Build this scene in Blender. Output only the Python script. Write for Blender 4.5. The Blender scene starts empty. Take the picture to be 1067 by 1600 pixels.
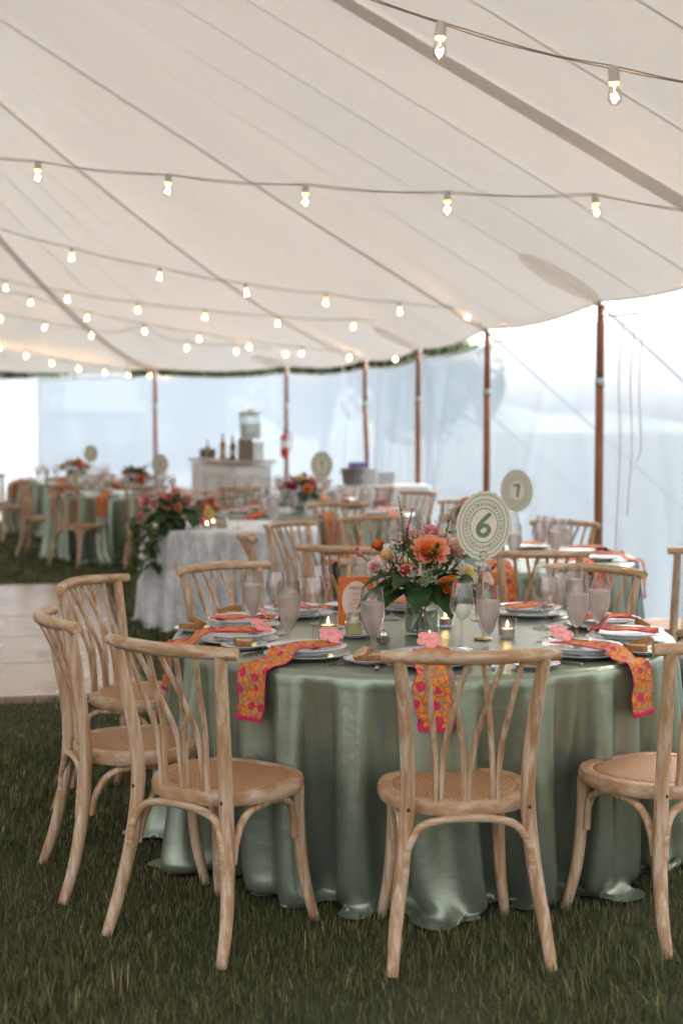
import bpy, math, random
import numpy as np
from mathutils import Vector, Matrix, Quaternion
from math import sin, cos, pi, radians as R

SC = bpy.context.scene
COL = SC.collection

# ------------------------------------------------------------------ camera
cam = bpy.data.cameras.new('camera')
cam_o = bpy.data.objects.new('camera', cam); COL.objects.link(cam_o)
cam_o.location = (0, 0, 1.52)
cam_o.rotation_euler = (R(90 - 3.38), 0, 0)
cam.sensor_fit = 'VERTICAL'; cam.sensor_height = 36; cam.lens = 49.5
cam.clip_start = .1; cam.clip_end = 2000
cam.dof.use_dof = True; cam.dof.focus_distance = 4.75; cam.dof.aperture_fstop = 2.1
SC.camera = cam_o

# ------------------------------------------------------------------ sky, sun, exposure
SUN_EL, SUN_AZ = 36, 28
wd = bpy.data.worlds.new('World'); SC.world = wd; wd.use_nodes = True
nt = wd.node_tree; bg = nt.nodes['Background']
sky = nt.nodes.new('ShaderNodeTexSky'); sky.sky_type = 'NISHITA'; sky.sun_disc = False
sky.sun_elevation = R(SUN_EL); sky.sun_rotation = R(SUN_AZ); sky.dust_density = 6; sky.air_density = 1.2
hs = nt.nodes.new('ShaderNodeHueSaturation'); hs.inputs['Saturation'].default_value = .22
nt.links.new(sky.outputs[0], hs.inputs['Color']); nt.links.new(hs.outputs[0], bg.inputs[0])
bg.inputs[1].default_value = .085
sun = bpy.data.lights.new('sun', 'SUN'); sun.energy = 1.5; sun.angle = R(30); sun.color = (1, .94, .86)
sun_o = bpy.data.objects.new('sun', sun); COL.objects.link(sun_o)
d = Vector((sin(R(SUN_AZ)) * cos(R(SUN_EL)), cos(R(SUN_AZ)) * cos(R(SUN_EL)), sin(R(SUN_EL))))
sun_o.rotation_euler = (-d).to_track_quat('-Z', 'Y').to_euler()
vs = SC.view_settings; vs.view_transform = 'Standard'; vs.look = 'None'; vs.gamma = 1; vs.exposure = 2.85
vs.use_curve_mapping = False
SC.render.engine = 'CYCLES'
cy = SC.cycles
cy.use_denoising = True; cy.max_bounces = 10; cy.diffuse_bounces = 4; cy.glossy_bounces = 4
cy.transparent_max_bounces = 24; cy.transmission_bounces = 8; cy.sample_clamp_indirect = 4; cy.sample_clamp_direct = 0
cy.caustics_reflective = False; cy.caustics_refractive = False

# ------------------------------------------------------------------ helpers
def link(o, parent=None):
    COL.objects.link(o)
    if parent is not None: o.parent = parent
    return o
def tag(o, label=None, cat=None, group=None, kind=None):
    if label: o['label'] = label
    if cat: o['category'] = cat
    if group: o['group'] = group
    if kind: o['kind'] = kind
    return o
def empty(name, loc=(0, 0, 0), rz=0, **kw):
    o = bpy.data.objects.new(name, None); o.location = loc; o.rotation_euler = (0, 0, rz); o.empty_display_size = .05
    link(o); return tag(o, **kw)
def copy_tree(o, parent=None):
    c = o.copy(); COL.objects.link(c); c.parent = parent
    for ch in o.children: copy_tree(ch, c)
    return c

class G:                                     # gathers vertices and faces of one mesh
    def __init__(s): s.v = []; s.f = []; s.m = []; s.uv = None
    def add(s, v, f, mi=0):
        b = len(s.v); s.v += [tuple(p) for p in v]; s.f += [tuple(i + b for i in q) for q in f]; s.m += [mi] * len(f); return s
    def box(s, c, size, rot=None, mi=0):
        x, y, z = [k / 2 for k in size]
        v = [Vector((a * x, b * y, e * z)) for a in (-1, 1) for b in (-1, 1) for e in (-1, 1)]
        if rot is not None: v = [rot @ p for p in v]
        v = [p + Vector(c) for p in v]
        return s.add(v, [(0, 1, 3, 2), (4, 6, 7, 5), (0, 4, 5, 1), (2, 3, 7, 6), (0, 2, 6, 4), (1, 5, 7, 3)], mi)
    def tube(s, path, rad, seg=8, mi=0, cap=True):
        P = [Vector(p) for p in path]; n = len(P)
        if not hasattr(rad, '__len__'): rad = [rad] * n
        T = [(P[min(i + 1, n - 1)] - P[max(i - 1, 0)]).normalized() for i in range(n)]
        a = T[0].orthogonal().normalized(); v = []
        for i in range(n):
            a = (a - T[i] * a.dot(T[i])).normalized(); b = T[i].cross(a)
            for k in range(seg):
                q = 2 * pi * k / seg
                v.append(P[i] + (a * cos(q) + b * sin(q)) * rad[i])
        f = [(i * seg + k, i * seg + (k + 1) % seg, (i + 1) * seg + (k + 1) % seg, (i + 1) * seg + k) for i in range(n - 1) for k in range(seg)]
        if cap: f += [tuple(range(seg))[::-1], tuple((n - 1) * seg + k for k in range(seg))]
        return s.add(v, f, mi)
    def lathe(s, prof, seg=24, c=(0, 0, 0), mi=0, closed=False):
        v = []; n = len(prof)
        for r, z in prof:
            for k in range(seg):
                q = 2 * pi * k / seg; v.append((c[0] + max(r, 1e-4) * cos(q), c[1] + max(r, 1e-4) * sin(q), c[2] + z))
        f = [(i * seg + k, i * seg + (k + 1) % seg, (i + 1) * seg + (k + 1) % seg, (i + 1) * seg + k) for i in range(n - 1) for k in range(seg)]
        return s.add(v, f, mi)
    def grid(s, pts, mi=0, wrap=False):      # pts[i][j]
        n = len(pts); m = len(pts[0]); mm = m if wrap else m - 1
        return s.add([p for r in pts for p in r], [(i * m + j, i * m + (j + 1) % m, (i + 1) * m + (j + 1) % m, (i + 1) * m + j) for i in range(n - 1) for j in range(mm)], mi)
    def mesh(s, name, mats, smooth=True, angle=None):
        me = bpy.data.meshes.new(name); me.from_pydata(s.v, [], s.f)
        for m in (mats if isinstance(mats, (list, tuple)) else [mats]): me.materials.append(m)
        if any(s.m): me.polygons.foreach_set('material_index', s.m)
        if smooth:
            me.shade_smooth()
            if angle: me.set_sharp_from_angle(angle=R(angle))
        me.update(); return me
    def build(s, name, mats, parent=None, smooth=True, angle=None, loc=None, rz=None):
        o = bpy.data.objects.new(name, s.mesh(name, mats, smooth, angle))
        if loc is not None: o.location = loc
        if rz is not None: o.rotation_euler = (0, 0, rz)
        return link(o, parent)

def spline(pts, n=6):                        # Catmull-Rom through the points
    P = [Vector(p) for p in pts]; P = [2 * P[0] - P[1]] + P + [2 * P[-1] - P[-2]]; out = []
    for i in range(1, len(P) - 2):
        for k in range(n):
            t = k / n; a, b, c_, e = P[i - 1], P[i], P[i + 1], P[i + 2]
            out.append(.5 * ((2 * b) + (c_ - a) * t + (2 * a - 5 * b + 4 * c_ - e) * t * t + (3 * b - a - 3 * c_ + e) * t ** 3))
    return out + [P[-2]]
def lin(vals, n):
    x = np.linspace(0, len(vals) - 1, n); return list(np.interp(x, range(len(vals)), vals))

# ------------------------------------------------------------------ materials
class NT:
    def __init__(s, name):
        s.m = bpy.data.materials.new(name); s.m.use_nodes = True; s.t = s.m.node_tree
        s.b = s.t.nodes['Principled BSDF']; s.out = s.t.nodes['Material Output']
    def n(s, typ, **kw):
        x = s.t.nodes.new('ShaderNode' + typ)
        for k, v in kw.items():
            if k.startswith('i_'): x.inputs[k[2:].replace('_', ' ')].default_value = v
            else: setattr(x, k, v)
        return x
    def l(s, a, b): s.t.links.new(a, b)
    def coords(s, kind='Object', scale=(1, 1, 1)):
        c = s.n('TexCoord'); m = s.n('Mapping'); m.inputs['Scale'].default_value = scale
        s.l(c.outputs[kind], m.inputs[0]); return m.outputs[0]
    def noise(s, vec, scale, detail=4, rough=.55):
        x = s.n('TexNoise'); x.inputs['Scale'].default_value = scale; x.inputs['Detail'].default_value = detail; x.inputs['Roughness'].default_value = rough
        s.l(vec, x.inputs['Vector']); return x.outputs['Fac']
    def ramp(s, fac, stops):
        x = s.n('ValToRGB'); e = x.color_ramp.elements
        while len(e) < len(stops): e.new(.5)
        for k, (p, c) in zip(e, stops): k.position = p; k.color = (*c, 1) if len(c) == 3 else c
        s.l(fac, x.inputs[0]); return x.outputs[0]
    def bump(s, h, strength=.3, dist=.01):
        x = s.n('Bump'); x.inputs['Strength'].default_value = strength; x.inputs['Distance'].default_value = dist
        s.l(h, x.inputs['Height']); s.l(x.outputs[0], s.b.inputs['Normal']); return x.outputs[0]
    def math(s, op, a, b=None, c=None):
        x = s.n('Math', operation=op)
        for i, q in enumerate((a, b, c)):
            if q is None: continue
            if isinstance(q, (int, float)): x.inputs[i].default_value = q
            else: s.l(q, x.inputs[i])
        return x.outputs[0]
    def mixc(s, fac, a, b):
        x = s.n('Mix', data_type='RGBA')
        if isinstance(fac, (int, float)): x.inputs[0].default_value = fac
        else: s.l(fac, x.inputs[0])
        for i, q in ((6, a), (7, b)):
            if isinstance(q, tuple): x.inputs[i].default_value = (*q, 1)
            else: s.l(q, x.inputs[i])
        return x.outputs[2]
def plain(name, col, rough=.5, metal=0, var=.12, scale=30, bump=0, spec=.5, sub=0):
    t = NT(name); v = t.coords()
    f = t.noise(v, scale)
    a = tuple(max(0, c * (1 - var)) for c in col); b = tuple(min(1, c * (1 + var)) for c in col)
    t.l(t.ramp(f, [(.3, a), (.7, b)]), t.b.inputs['Base Color'])
    t.b.inputs['Roughness'].default_value = rough; t.b.inputs['Metallic'].default_value = metal
    t.b.inputs['Specular IOR Level'].default_value = spec
    if bump: t.bump(f, bump, .003)
    return t.m
def emis(name, col, strength):
    t = NT(name); e = t.n('Emission'); e.inputs[0].default_value = (*col, 1); e.inputs[1].default_value = strength
    t.l(e.outputs[0], t.out.inputs[0]); t.m.cycles.emission_sampling = 'NONE'; return t.m

def mat_wood(name='limewashed_wood', sc3=(1, 1, .07), amt=.7):
    t = NT(name); v = t.coords('Object', sc3); oi = t.n('ObjectInfo')
    ad = t.n('VectorMath', operation='ADD'); t.l(v, ad.inputs[0])
    sc = t.n('VectorMath', operation='SCALE'); t.l(oi.outputs['Random'], sc.inputs['Scale']); sc.inputs[0].default_value = (7, 5, 3)
    t.l(sc.outputs[0], ad.inputs[1]); v = ad.outputs[0]
    f = t.noise(v, 55, 6, .65); g = t.noise(v, 14, 3)
    base = t.ramp(g, [(.3, (.34, .165, .068)), (.72, (.55, .31, .148))])
    wash = t.ramp(f, [(.42, (0, 0, 0)), (.70, (1, 1, 1))])
    c = t.mixc(t.math('MULTIPLY', wash, amt), base, (.84, .72, .585)); t.l(c, t.b.inputs['Base Color'])
    t.b.inputs['Roughness'].default_value = .52; t.bump(f, .35, .003); return t.m
def mat_cane():
    t = NT('woven_cane'); v = t.coords('Object')
    w1 = t.n('TexWave', bands_direction='X'); w2 = t.n('TexWave', bands_direction='Y')
    for w in (w1, w2): w.inputs['Scale'].default_value = 28; w.inputs['Distortion'].default_value = .6; w.inputs['Detail Scale'].default_value = 3; t.l(v, w.inputs[0])
    h = t.math('MULTIPLY', w1.outputs['Fac'], w2.outputs['Fac']); g = t.noise(v, 9)
    c = t.ramp(h, [(0, (.30, .13, .05)), (.35, (.56, .29, .13)), (1, (.68, .40, .21))])
    c = t.mixc(t.math('MULTIPLY', g, .5), c, (.55, .27, .11)); t.l(c, t.b.inputs['Base Color'])
    t.b.inputs['Roughness'].default_value = .5; t.bump(h, .8, .006); return t.m
def mat_satin():
    t = NT('sage_satin'); v = t.coords('Object')
    f = t.noise(v, 5, 5, .6); fine = t.noise(v, 900, 2); cr = t.noise(v, 15, 6, .72)
    t.l(t.ramp(f, [(.3, (.262, .302, .225)), (.7, (.315, .358, .27))]), t.b.inputs['Base Color'])
    t.b.inputs['Roughness'].default_value = .29; t.b.inputs['Metallic'].default_value = .62; t.b.inputs['Specular IOR Level'].default_value = .6
    h = t.math('ADD', t.math('MULTIPLY', fine, .04), t.math('ADD', t.math('MULTIPLY', f, .6), t.math('MULTIPLY', cr, .13)))
    t.bump(h, .4, .022); return t.m
def mat_velvet():
    t = NT('crushed_velvet'); v = t.coords('Object'); f = t.noise(v, 7, 6, .65); g = t.noise(v, 26, 4, .6)
    t.l(t.ramp(t.math('ADD', t.math('MULTIPLY', f, .65), t.math('MULTIPLY', g, .35)), [(.36, (.42, .42, .42)), (.62, (.78, .77, .76))]), t.b.inputs['Base Color'])
    t.b.inputs['Roughness'].default_value = .6; t.b.inputs['Sheen Weight'].default_value = .4; t.bump(f, .4, .02); return t.m
def mat_glass(name='clear_glass', tint=(.995, .98, .975), edge=(.70, .60, .575), gl=.10):
    t = NT(name); lw = t.n('LayerWeight'); lw.inputs['Blend'].default_value = .35
    tr = t.n('BsdfTransparent'); t.l(t.mixc(lw.outputs['Facing'], tint, edge), tr.inputs[0])
    g = t.n('BsdfGlossy'); g.inputs['Roughness'].default_value = .02
    l5 = t.n('LayerWeight'); l5.inputs['Blend'].default_value = .5; fac = t.math('ADD', t.math('MULTIPLY', t.math('POWER', l5.outputs['Facing'], 2.6), .85), .05 + gl * .2)
    mx = t.n('MixShader'); t.l(t.math('MINIMUM', fac, .85), mx.inputs[0])
    t.l(tr.outputs[0], mx.inputs[1]); t.l(g.outputs[0], mx.inputs[2]); t.l(mx.outputs[0], t.out.inputs[0]); return t.m
def mat_water():
    t = NT('chilled_water'); v = t.coords('Object'); f = t.noise(v, 60, 4)
    rf = t.n('BsdfRefraction'); rf.inputs[0].default_value = (1, .95, .925, 1); rf.inputs['IOR'].default_value = 1.12; rf.inputs['Roughness'].default_value = .42
    tl = t.n('BsdfTranslucent'); tl.inputs[0].default_value = (1, .91, .87, 1)
    df = t.n('BsdfDiffuse'); df.inputs[0].default_value = (1, .89, .84, 1)
    a = t.n('MixShader'); a.inputs[0].default_value = .6; t.l(tl.outputs[0], a.inputs[1]); t.l(df.outputs[0], a.inputs[2])
    b = t.n('MixShader'); t.l(t.math('ADD', t.math('MULTIPLY', f, .3), .46), b.inputs[0]); t.l(a.outputs[0], b.inputs[1]); t.l(rf.outputs[0], b.inputs[2])
    gl = t.n('BsdfGlossy'); gl.inputs['Roughness'].default_value = .1
    c = t.n('MixShader'); c.inputs[0].default_value = .06; t.l(b.outputs[0], c.inputs[1]); t.l(gl.outputs[0], c.inputs[2])
    t.l(c.outputs[0], t.out.inputs[0]); return t.m
def mat_sail(name='sailcloth', k=1, mixf=.91):
    t = NT(name); v = t.coords('Object'); f = t.noise(v, .5, 4); g = t.noise(v, 7, 4)
    col = t.ramp(t.math('ADD', t.math('MULTIPLY', f, .6), t.math('MULTIPLY', g, .4)), [(.3, (.735 * k, .697 * k, .664 * k)), (.7, (.805 * k, .767 * k, .735 * k))])
    tl = t.n('BsdfTranslucent'); df = t.n('BsdfDiffuse')
    t.l(col, tl.inputs[0]); t.l(col, df.inputs[0])
    mx = t.n('MixShader'); mx.inputs[0].default_value = mixf; t.l(tl.outputs[0], mx.inputs[1]); t.l(df.outputs[0], mx.inputs[2]); t.l(mx.outputs[0], t.out.inputs[0]); return t.m
def mat_vinyl(name='clear_vinyl', clear=.19, col=(.136, .164, .198)):
    t = NT(name); v = t.coords('Object', (1, 1, .6)); f = t.noise(v, 1.3, 3, .5)
    bp = t.n('Bump'); bp.inputs['Strength'].default_value = .5; bp.inputs['Distance'].default_value = .05; t.l(f, bp.inputs['Height'])
    tl = t.n('BsdfTranslucent'); tl.inputs[0].default_value = (*col, 1)
    tr = t.n('BsdfTransparent'); tr.inputs[0].default_value = (.92, .95, .98, 1)
    gl = t.n('BsdfGlossy'); gl.inputs['Roughness'].default_value = .16; t.l(bp.outputs[0], gl.inputs['Normal'])
    a = t.n('MixShader'); t.l(t.math('ADD', t.math('MULTIPLY', f, .14), clear - .07), a.inputs[0]); t.l(tl.outputs[0], a.inputs[1]); t.l(tr.outputs[0], a.inputs[2])
    b = t.n('MixShader'); b.inputs[0].default_value = .07; t.l(a.outputs[0], b.inputs[1]); t.l(gl.outputs[0], b.inputs[2])
    t.l(b.outputs[0], t.out.inputs[0]); return t.m
def mat_napkin():
    t = NT('block_print_napkin'); u = t.n('UVMap'); m = t.n('Mapping'); t.l(u.outputs[0], m.inputs[0]); v = m.outputs[0]
    nz = t.n('TexNoise'); nz.inputs['Scale'].default_value = 60; t.l(v, nz.inputs[0])
    ad = t.n('VectorMath', operation='MULTIPLY_ADD'); t.l(nz.outputs['Color'], ad.inputs[0]); ad.inputs[1].default_value = (.012, .012, .012); t.l(v, ad.inputs[2]); w = ad.outputs[0]
    vo = t.n('TexVoronoi'); vo.inputs['Scale'].default_value = 19; vo.inputs['Randomness'].default_value = .55; t.l(w, vo.inputs[0]); d_ = vo.outputs['Distance']
    v2 = t.n('TexVoronoi', feature='DISTANCE_TO_EDGE'); v2.inputs['Scale'].default_value = 42; t.l(w, v2.inputs[0])
    v3 = t.n('TexVoronoi'); v3.inputs['Scale'].default_value = 47; t.l(w, v3.inputs[0])
    base = t.mixc(t.math('LESS_THAN', v2.outputs['Distance'], .07), (.76, .23, .035), (.50, .11, .025))
    leaf = t.math('LESS_THAN', v3.outputs['Distance'], .42)
    base = t.mixc(t.math('MULTIPLY', leaf, .85), base, (.30, .22, .11))
    fl = t.math('LESS_THAN', d_, .29); core = t.math('MULTIPLY', t.math('LESS_THAN', v2.outputs['Distance'], .1), .5)
    pink = t.mixc(core, (.60, .035, .10), (.38, .015, .055))
    t.l(t.mixc(fl, base, pink), t.b.inputs['Base Color']); t.b.inputs['Roughness'].default_value = .85
    fine = t.noise(v, 1500, 1); t.bump(fine, .2, .002); return t.m
def mat_ground():
    t = NT('lawn_soil'); v = t.coords('Object'); f = t.noise(v, 1.6, 6, .65); g = t.noise(v, 40, 4, .7)
    c = t.mixc(t.math('MULTIPLY', g, .6), t.ramp(f, [(.35, (.030, .040, .014)), (.68, (.060, .058, .022))]), (.05, .04, .02))
    t.l(c, t.b.inputs['Base Color']); t.b.inputs['Roughness'].default_value = .95; t.bump(g, .8, .03); return t.m
def mat_blade():
    t = NT('grass_blade'); a = t.n('Attribute', attribute_name='tint'); f = a.outputs['Fac']
    c = t.ramp(f, [(0, (.034, .046, .013)), (.42, (.088, .100, .030)), (.75, (.165, .145, .052)), (1, (.34, .26, .12))])
    t.l(c, t.b.inputs['Base Color']); t.b.inputs['Roughness'].default_value = .6; t.b.inputs['Specular IOR Level'].default_value = .25; return t.m
def mat_petal(name, c1, c2, scale=24):
    t = NT(name); v = t.coords('Object'); f = t.noise(v, scale, 3)
    c = t.ramp(f, [(.35, c1), (.68, c2)])
    tl = t.n('BsdfTranslucent'); t.l(c, tl.inputs[0]); t.l(c, t.b.inputs['Base Color']); t.b.inputs['Roughness'].default_value = .6
    mx = t.n('MixShader'); mx.inputs[0].default_value = .3; t.l(t.b.outputs[0], mx.inputs[1]); t.l(tl.outputs[0], mx.inputs[2]); t.l(mx.outputs[0], t.out.inputs[0]); return t.m
def mat_floorpanel():
    t = NT('dance_floor_vinyl'); v = t.coords('Object', (1, 9, 1)); f = t.noise(v, 4, 5); oi = t.n('ObjectInfo'); sm = t.noise(t.coords('Object'), 2.3, 4)
    c = t.ramp(f, [(.3, (.31, .215, .16)), (.7, (.40, .29, .225))]); c = t.mixc(t.math('MULTIPLY', oi.outputs['Random'], .45), c, (.44, .35, .29)); t.l(c, t.b.inputs['Base Color'])
    t.l(t.math('ADD', t.math('MULTIPLY', sm, .3), .1), t.b.inputs['Roughness']); return t.m
def mat_bread():
    t = NT('bread_crumb'); v = t.coords('Object'); f = t.noise(v, 130, 5, .7)
    t.l(t.ramp(f, [(.35, (.42, .25, .12)), (.6, (.66, .48, .29))]), t.b.inputs['Base Color']); t.b.inputs['Roughness'].default_value = .9; t.bump(f, .8, .006); return t.m

WOODX = mat_wood('limewashed_wood_rail', (.07, .6, 1)); WOODS = mat_wood('limewashed_wood_seat', (.22, .22, .5), .55)
WOOD, CANE, SATIN, VELVET = mat_wood(), mat_cane(), mat_satin(), mat_velvet()
GLASS, WATER, SAIL = mat_glass(), mat_water(), mat_sail()
VASEGLASS = mat_glass('vase_glass', (.96, .975, .96), (.60, .66, .62), .2)
BULBGLASS = mat_glass('bulb_glass', (.99, .96, .93), (.80, .70, .64), .05)
VINYL = mat_vinyl(); WHITEWALL = mat_vinyl('white_wall_vinyl', .16, (.22, .24, .27))
NAPKIN, GROUND, BLADE, FLOORP, BREAD = mat_napkin(), mat_ground(), mat_blade(), mat_floorpanel(), mat_bread()
HEM = plain('magenta_hem', (.62, .02, .11), .8)
CHINA = plain('white_china', (.80, .80, .80), .14, var=.02); CHINA2 = plain('pale_grey_china', (.56, .60, .58), .18, var=.03)
STEEL = plain('cutlery_steel', (.62, .60, .57), .16, 1, .05)
CARD = plain('pink_felt_card', (.88, .36, .34), .8, var=.05, scale=60); CARDLINE = plain('pink_card_line', (.70, .20, .2), .8)
CRUST = plain('bread_crust', (.30, .125, .04), .75, var=.3, scale=60); BUTTER = plain('butter', (.90, .74, .36), .4)
POLE = plain('russet_pole', (.33, .115, .055), .42, var=.2, scale=9, bump=.1); COLLAR = plain('pole_collar', (.62, .60, .57), .35, .6)
STRAP = mat_sail('strap_webbing', .96, .55); SEAM = mat_sail('canopy_seam', 1.0, .5)
PATCH = mat_sail('reinforcing_patch', 1.15, .2); ROPE = plain('eave_rope', (.55, .52, .48), .8)
CABLE = plain('string_cable', (.46, .39, .33), .6); SOCKET = plain('bulb_socket', (.60, .565, .52), .5)
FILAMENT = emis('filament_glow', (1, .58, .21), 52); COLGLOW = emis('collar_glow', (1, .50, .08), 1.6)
FLAME = emis('candle_flame', (1, .62, .22), 9); WAX = plain('candle_wax', (.86, .77, .68), .45, var=.03)
SIGNC = plain('cream_card', (.72, .68, .54), .8, var=.05, scale=12); SIGNC2 = plain('cream_card_oval', (.78, .71, .60), .8, var=.04)
SIGNLINE = plain('olive_ink', (.15, .155, .085), .8); SIGNNUM = plain('green_ink', (.17, .25, .115), .75); GOLD = plain('gold_wire', (.62, .42, .16), .25, 1)
LEAF = mat_petal('dark_leaf', (.026, .066, .02), (.062, .125, .038)); LEAF2 = mat_petal('fresh_leaf', (.06, .12, .035), (.14, .21, .07)); LEAF3 = mat_petal('variegated_edge', (.40, .45, .26), (.50, .53, .34))
STEM = mat_petal('flower_stem', (.05, .10, .03), (.10, .16, .05))
CORAL = mat_petal('coral_petal', (.90, .33, .19), (.94, .50, .36)); ORANGE = mat_petal('orange_petal', (.86, .20, .02), (.93, .33, .05)); PINK = mat_petal('pink_petal', (.80, .28, .32), (.90, .50, .50))
PEACH = mat_petal('peach_petal', (.86, .48, .31), (.93, .68, .50)); YELLOW = mat_petal('yellow_petal', (.88, .66, .20), (.95, .85, .46)); BLUSH = mat_petal('blush_petal', (.86, .62, .56), (.93, .78, .72))
MAGENTA = mat_petal('magenta_petal', (.35, .02, .10), (.55, .04, .18)); RUST = mat_petal('rust_petal', (.42, .10, .04), (.6, .2, .09)); CREAM = mat_petal('cream_petal', (.80, .70, .52), (.92, .86, .72))
RED = plain('red_paint', (.60, .02, .02), .4); WHITE = plain('white_paint', (.78, .77, .75), .5, var=.03); BARWHITE = plain('bar_board', (.86, .80, .76), .55, var=.05, scale=4)

# ================================================================== the setting
rnd = random.Random(5)
g = G(); g.add([(-900, -900, 0), (900, -900, 0), (900, 1500, 0), (-900, 1500, 0)], [(0, 1, 2, 3)])
tag(g.build('ground', GROUND, smooth=False), kind='structure')

# dance floor: hired panels laid on the lawn, turned a little
FLO = Vector((-1.12, 7.9, 0)); FA = R(11.9); ux = Vector((cos(FA), sin(FA), 0)); uy = Vector((-sin(FA), cos(FA), 0))
df = empty('dance_floor', FLO, FA, label='pale pinkish dance floor of square panels laid on the grass', cat='dance floor')
PW = 1.16; pg = G(); TRIM = plain('floor_edge_trim', (.20, .14, .105), .5)
pg.lathe([], 3) if False else None
b_ = .006; v = []
for z, k in ((0, 0), (.028, 0), (.032, b_)): v += [(-PW / 2 + .008 + k, -PW / 2 + .008 + k, z), (PW / 2 - .008 - k, -PW / 2 + .008 + k, z), (PW / 2 - .008 - k, PW / 2 - .008 - k, z), (-PW / 2 + .008 + k, PW / 2 - .008 - k, z)]
pg.add(v, [(0, 1, 5, 4), (1, 2, 6, 5), (2, 3, 7, 6), (3, 0, 4, 7), (4, 5, 9, 8), (5, 6, 10, 9), (6, 7, 11, 10), (7, 4, 8, 11), (8, 9, 10, 11)])
pme = pg.mesh('panel', FLOORP, False)
for i in range(6):
    for j in range(5):
        o = bpy.data.objects.new('panel', pme); o.location = (-PW / 2 - i * PW, PW / 2 + j * PW, rnd.uniform(0, .002)); link(o, df)
tg = G(); tg.add([(.004, -.05, .0), (.06, -.05, .004), (.06, 5 * PW, .004), (.004, 5 * PW, .03), (.004, -.05, .03)], [(0, 1, 4), (1, 2, 3, 4)]); tg.build('edge_trim', TRIM, df, False)
tg = G(); tg.add([(-6 * PW, -.004, .03), (0, -.004, .03), (0, -.06, .004), (-6 * PW, -.06, .004)], [(0, 3, 2, 1)]); tg.build('edge_trim', TRIM, df, False)

# grass: real blades over what the lens and a step to the side can see
def make_grass(hems):
    rs = np.random.RandomState(11)
    P = []
    def patch(n, x0, x1, y0, y1, h0, h1, w):
        x = rs.uniform(x0, x1, n); y = rs.uniform(y0, y1, n); P.append(np.stack([x, y, rs.uniform(h0, h1, n), np.full(n, w)], 1))
    patch(190000, -1.9, 1.9, 2.2, 5.0, .012, .042, .0012)
    patch(90000, -2.6, 2.4, 5.0, 8.2, .016, .05, .0024)
    patch(42000, -4.2, 2.2, 8.2, 14, .03, .07, .005)
    patch(26000, -6.5, 1.6, 14, 22, .03, .08, .008)
    for _ in range(520):                                      # coarser tufts and weeds the mower bent over
        cx, cy_ = rs.uniform(-1.8, 1.8), rs.uniform(2.3, 6.5); n = rs.randint(14, 46); P.append(np.stack([cx + rs.randn(n) * .022, cy_ + rs.randn(n) * .022, rs.uniform(.04, .085, n), np.full(n, .0019)], 1))
    A = np.concatenate(P)
    # the mown lawn grows in tufts: thin it by a smooth field
    def field(x, y, s, k):
        o = 0
        for _ in range(k):
            a, b, c = rs.randn(3); o = o + np.sin(x * a * s + y * b * s + c * 9)
        return o / k
    den = field(A[:, 0], A[:, 1], 3., 7); keep = rs.rand(len(A)) < np.clip(.72 + .6 * den, .3, 1)
    lx = (A[:, 0] - FLO.x) * ux.x + (A[:, 1] - FLO.y) * ux.y; ly = (A[:, 0] - FLO.x) * uy.x + (A[:, 1] - FLO.y) * uy.y
    keep &= ~((lx < .02) & (ly > -.03) & (ly < 5 * PW + .02))
    for cx, cy_, rot, sc_, hem in hems:                       # nothing grows where a cloth lies on the lawn
        dx_, dy_ = A[:, 0] - cx, A[:, 1] - cy_; th = (np.arctan2(dy_, dx_) - rot) % (2 * pi); hr = hem[(th / (2 * pi) * len(hem)).astype(int) % len(hem)] * sc_ + .004
        keep &= np.hypot(dx_, dy_) > hr
    A = A[keep]; n = len(A); h = A[:, 2] * (1 + .55 * field(A[:, 0], A[:, 1], 6, 7)); az = rs.uniform(0, 2 * pi, n); ln = rs.uniform(.05, .8, n) * h
    dx, dy = np.cos(az), np.sin(az); px, py = -dy, dx; w = A[:, 3] * rs.uniform(.6, 1.3, n)
    V = np.zeros((n, 5, 3), np.float32)
    for k, (s, t, q) in enumerate(((-1, 0, 0), (1, 0, 0), (-.75, .55, .35), (.75, .55, .35), (0, 1, 1))):
        V[:, k, 0] = A[:, 0] + px * w * s + dx * ln * q; V[:, k, 1] = A[:, 1] + py * w * s + dy * ln * q; V[:, k, 2] = h * (t - .28 * q * (ln / h) ** 2)
    base = (np.arange(n) * 5)[:, None]
    quad = base + np.array([0, 1, 3, 2]); tri = base + np.array([2, 3, 4])
    loops = np.concatenate([quad, tri], 1).ravel()
    me = bpy.data.meshes.new('grass'); me.vertices.add(n * 5); me.vertices.foreach_set('co', V.ravel())
    me.loops.add(len(loops)); me.loops.foreach_set('vertex_index', loops.astype(np.int32))
    me.polygons.add(2 * n); st = (np.arange(n) * 7)[:, None] + np.array([0, 4]); me.polygons.foreach_set('loop_start', st.ravel().astype(np.int32))
    me.polygons.foreach_set('loop_total', np.tile([4, 3], n).astype(np.int32))
    me.update(calc_edges=True)
    ti = np.clip(rs.beta(2, 2.9, n) + .22 * field(A[:, 0], A[:, 1], 2.2, 7) + (rs.rand(n) < .07) * .5, 0, 1)
    at = me.attributes.new('tint', 'FLOAT', 'POINT'); at.data.foreach_set('value', np.repeat(ti, 5).astype(np.float32))
    me.materials.append(BLADE)
    o = bpy.data.objects.new('grass', me); link(o); tag(o, 'short mown lawn with dry straw-coloured blades under the tables', 'grass', kind='stuff')

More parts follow.
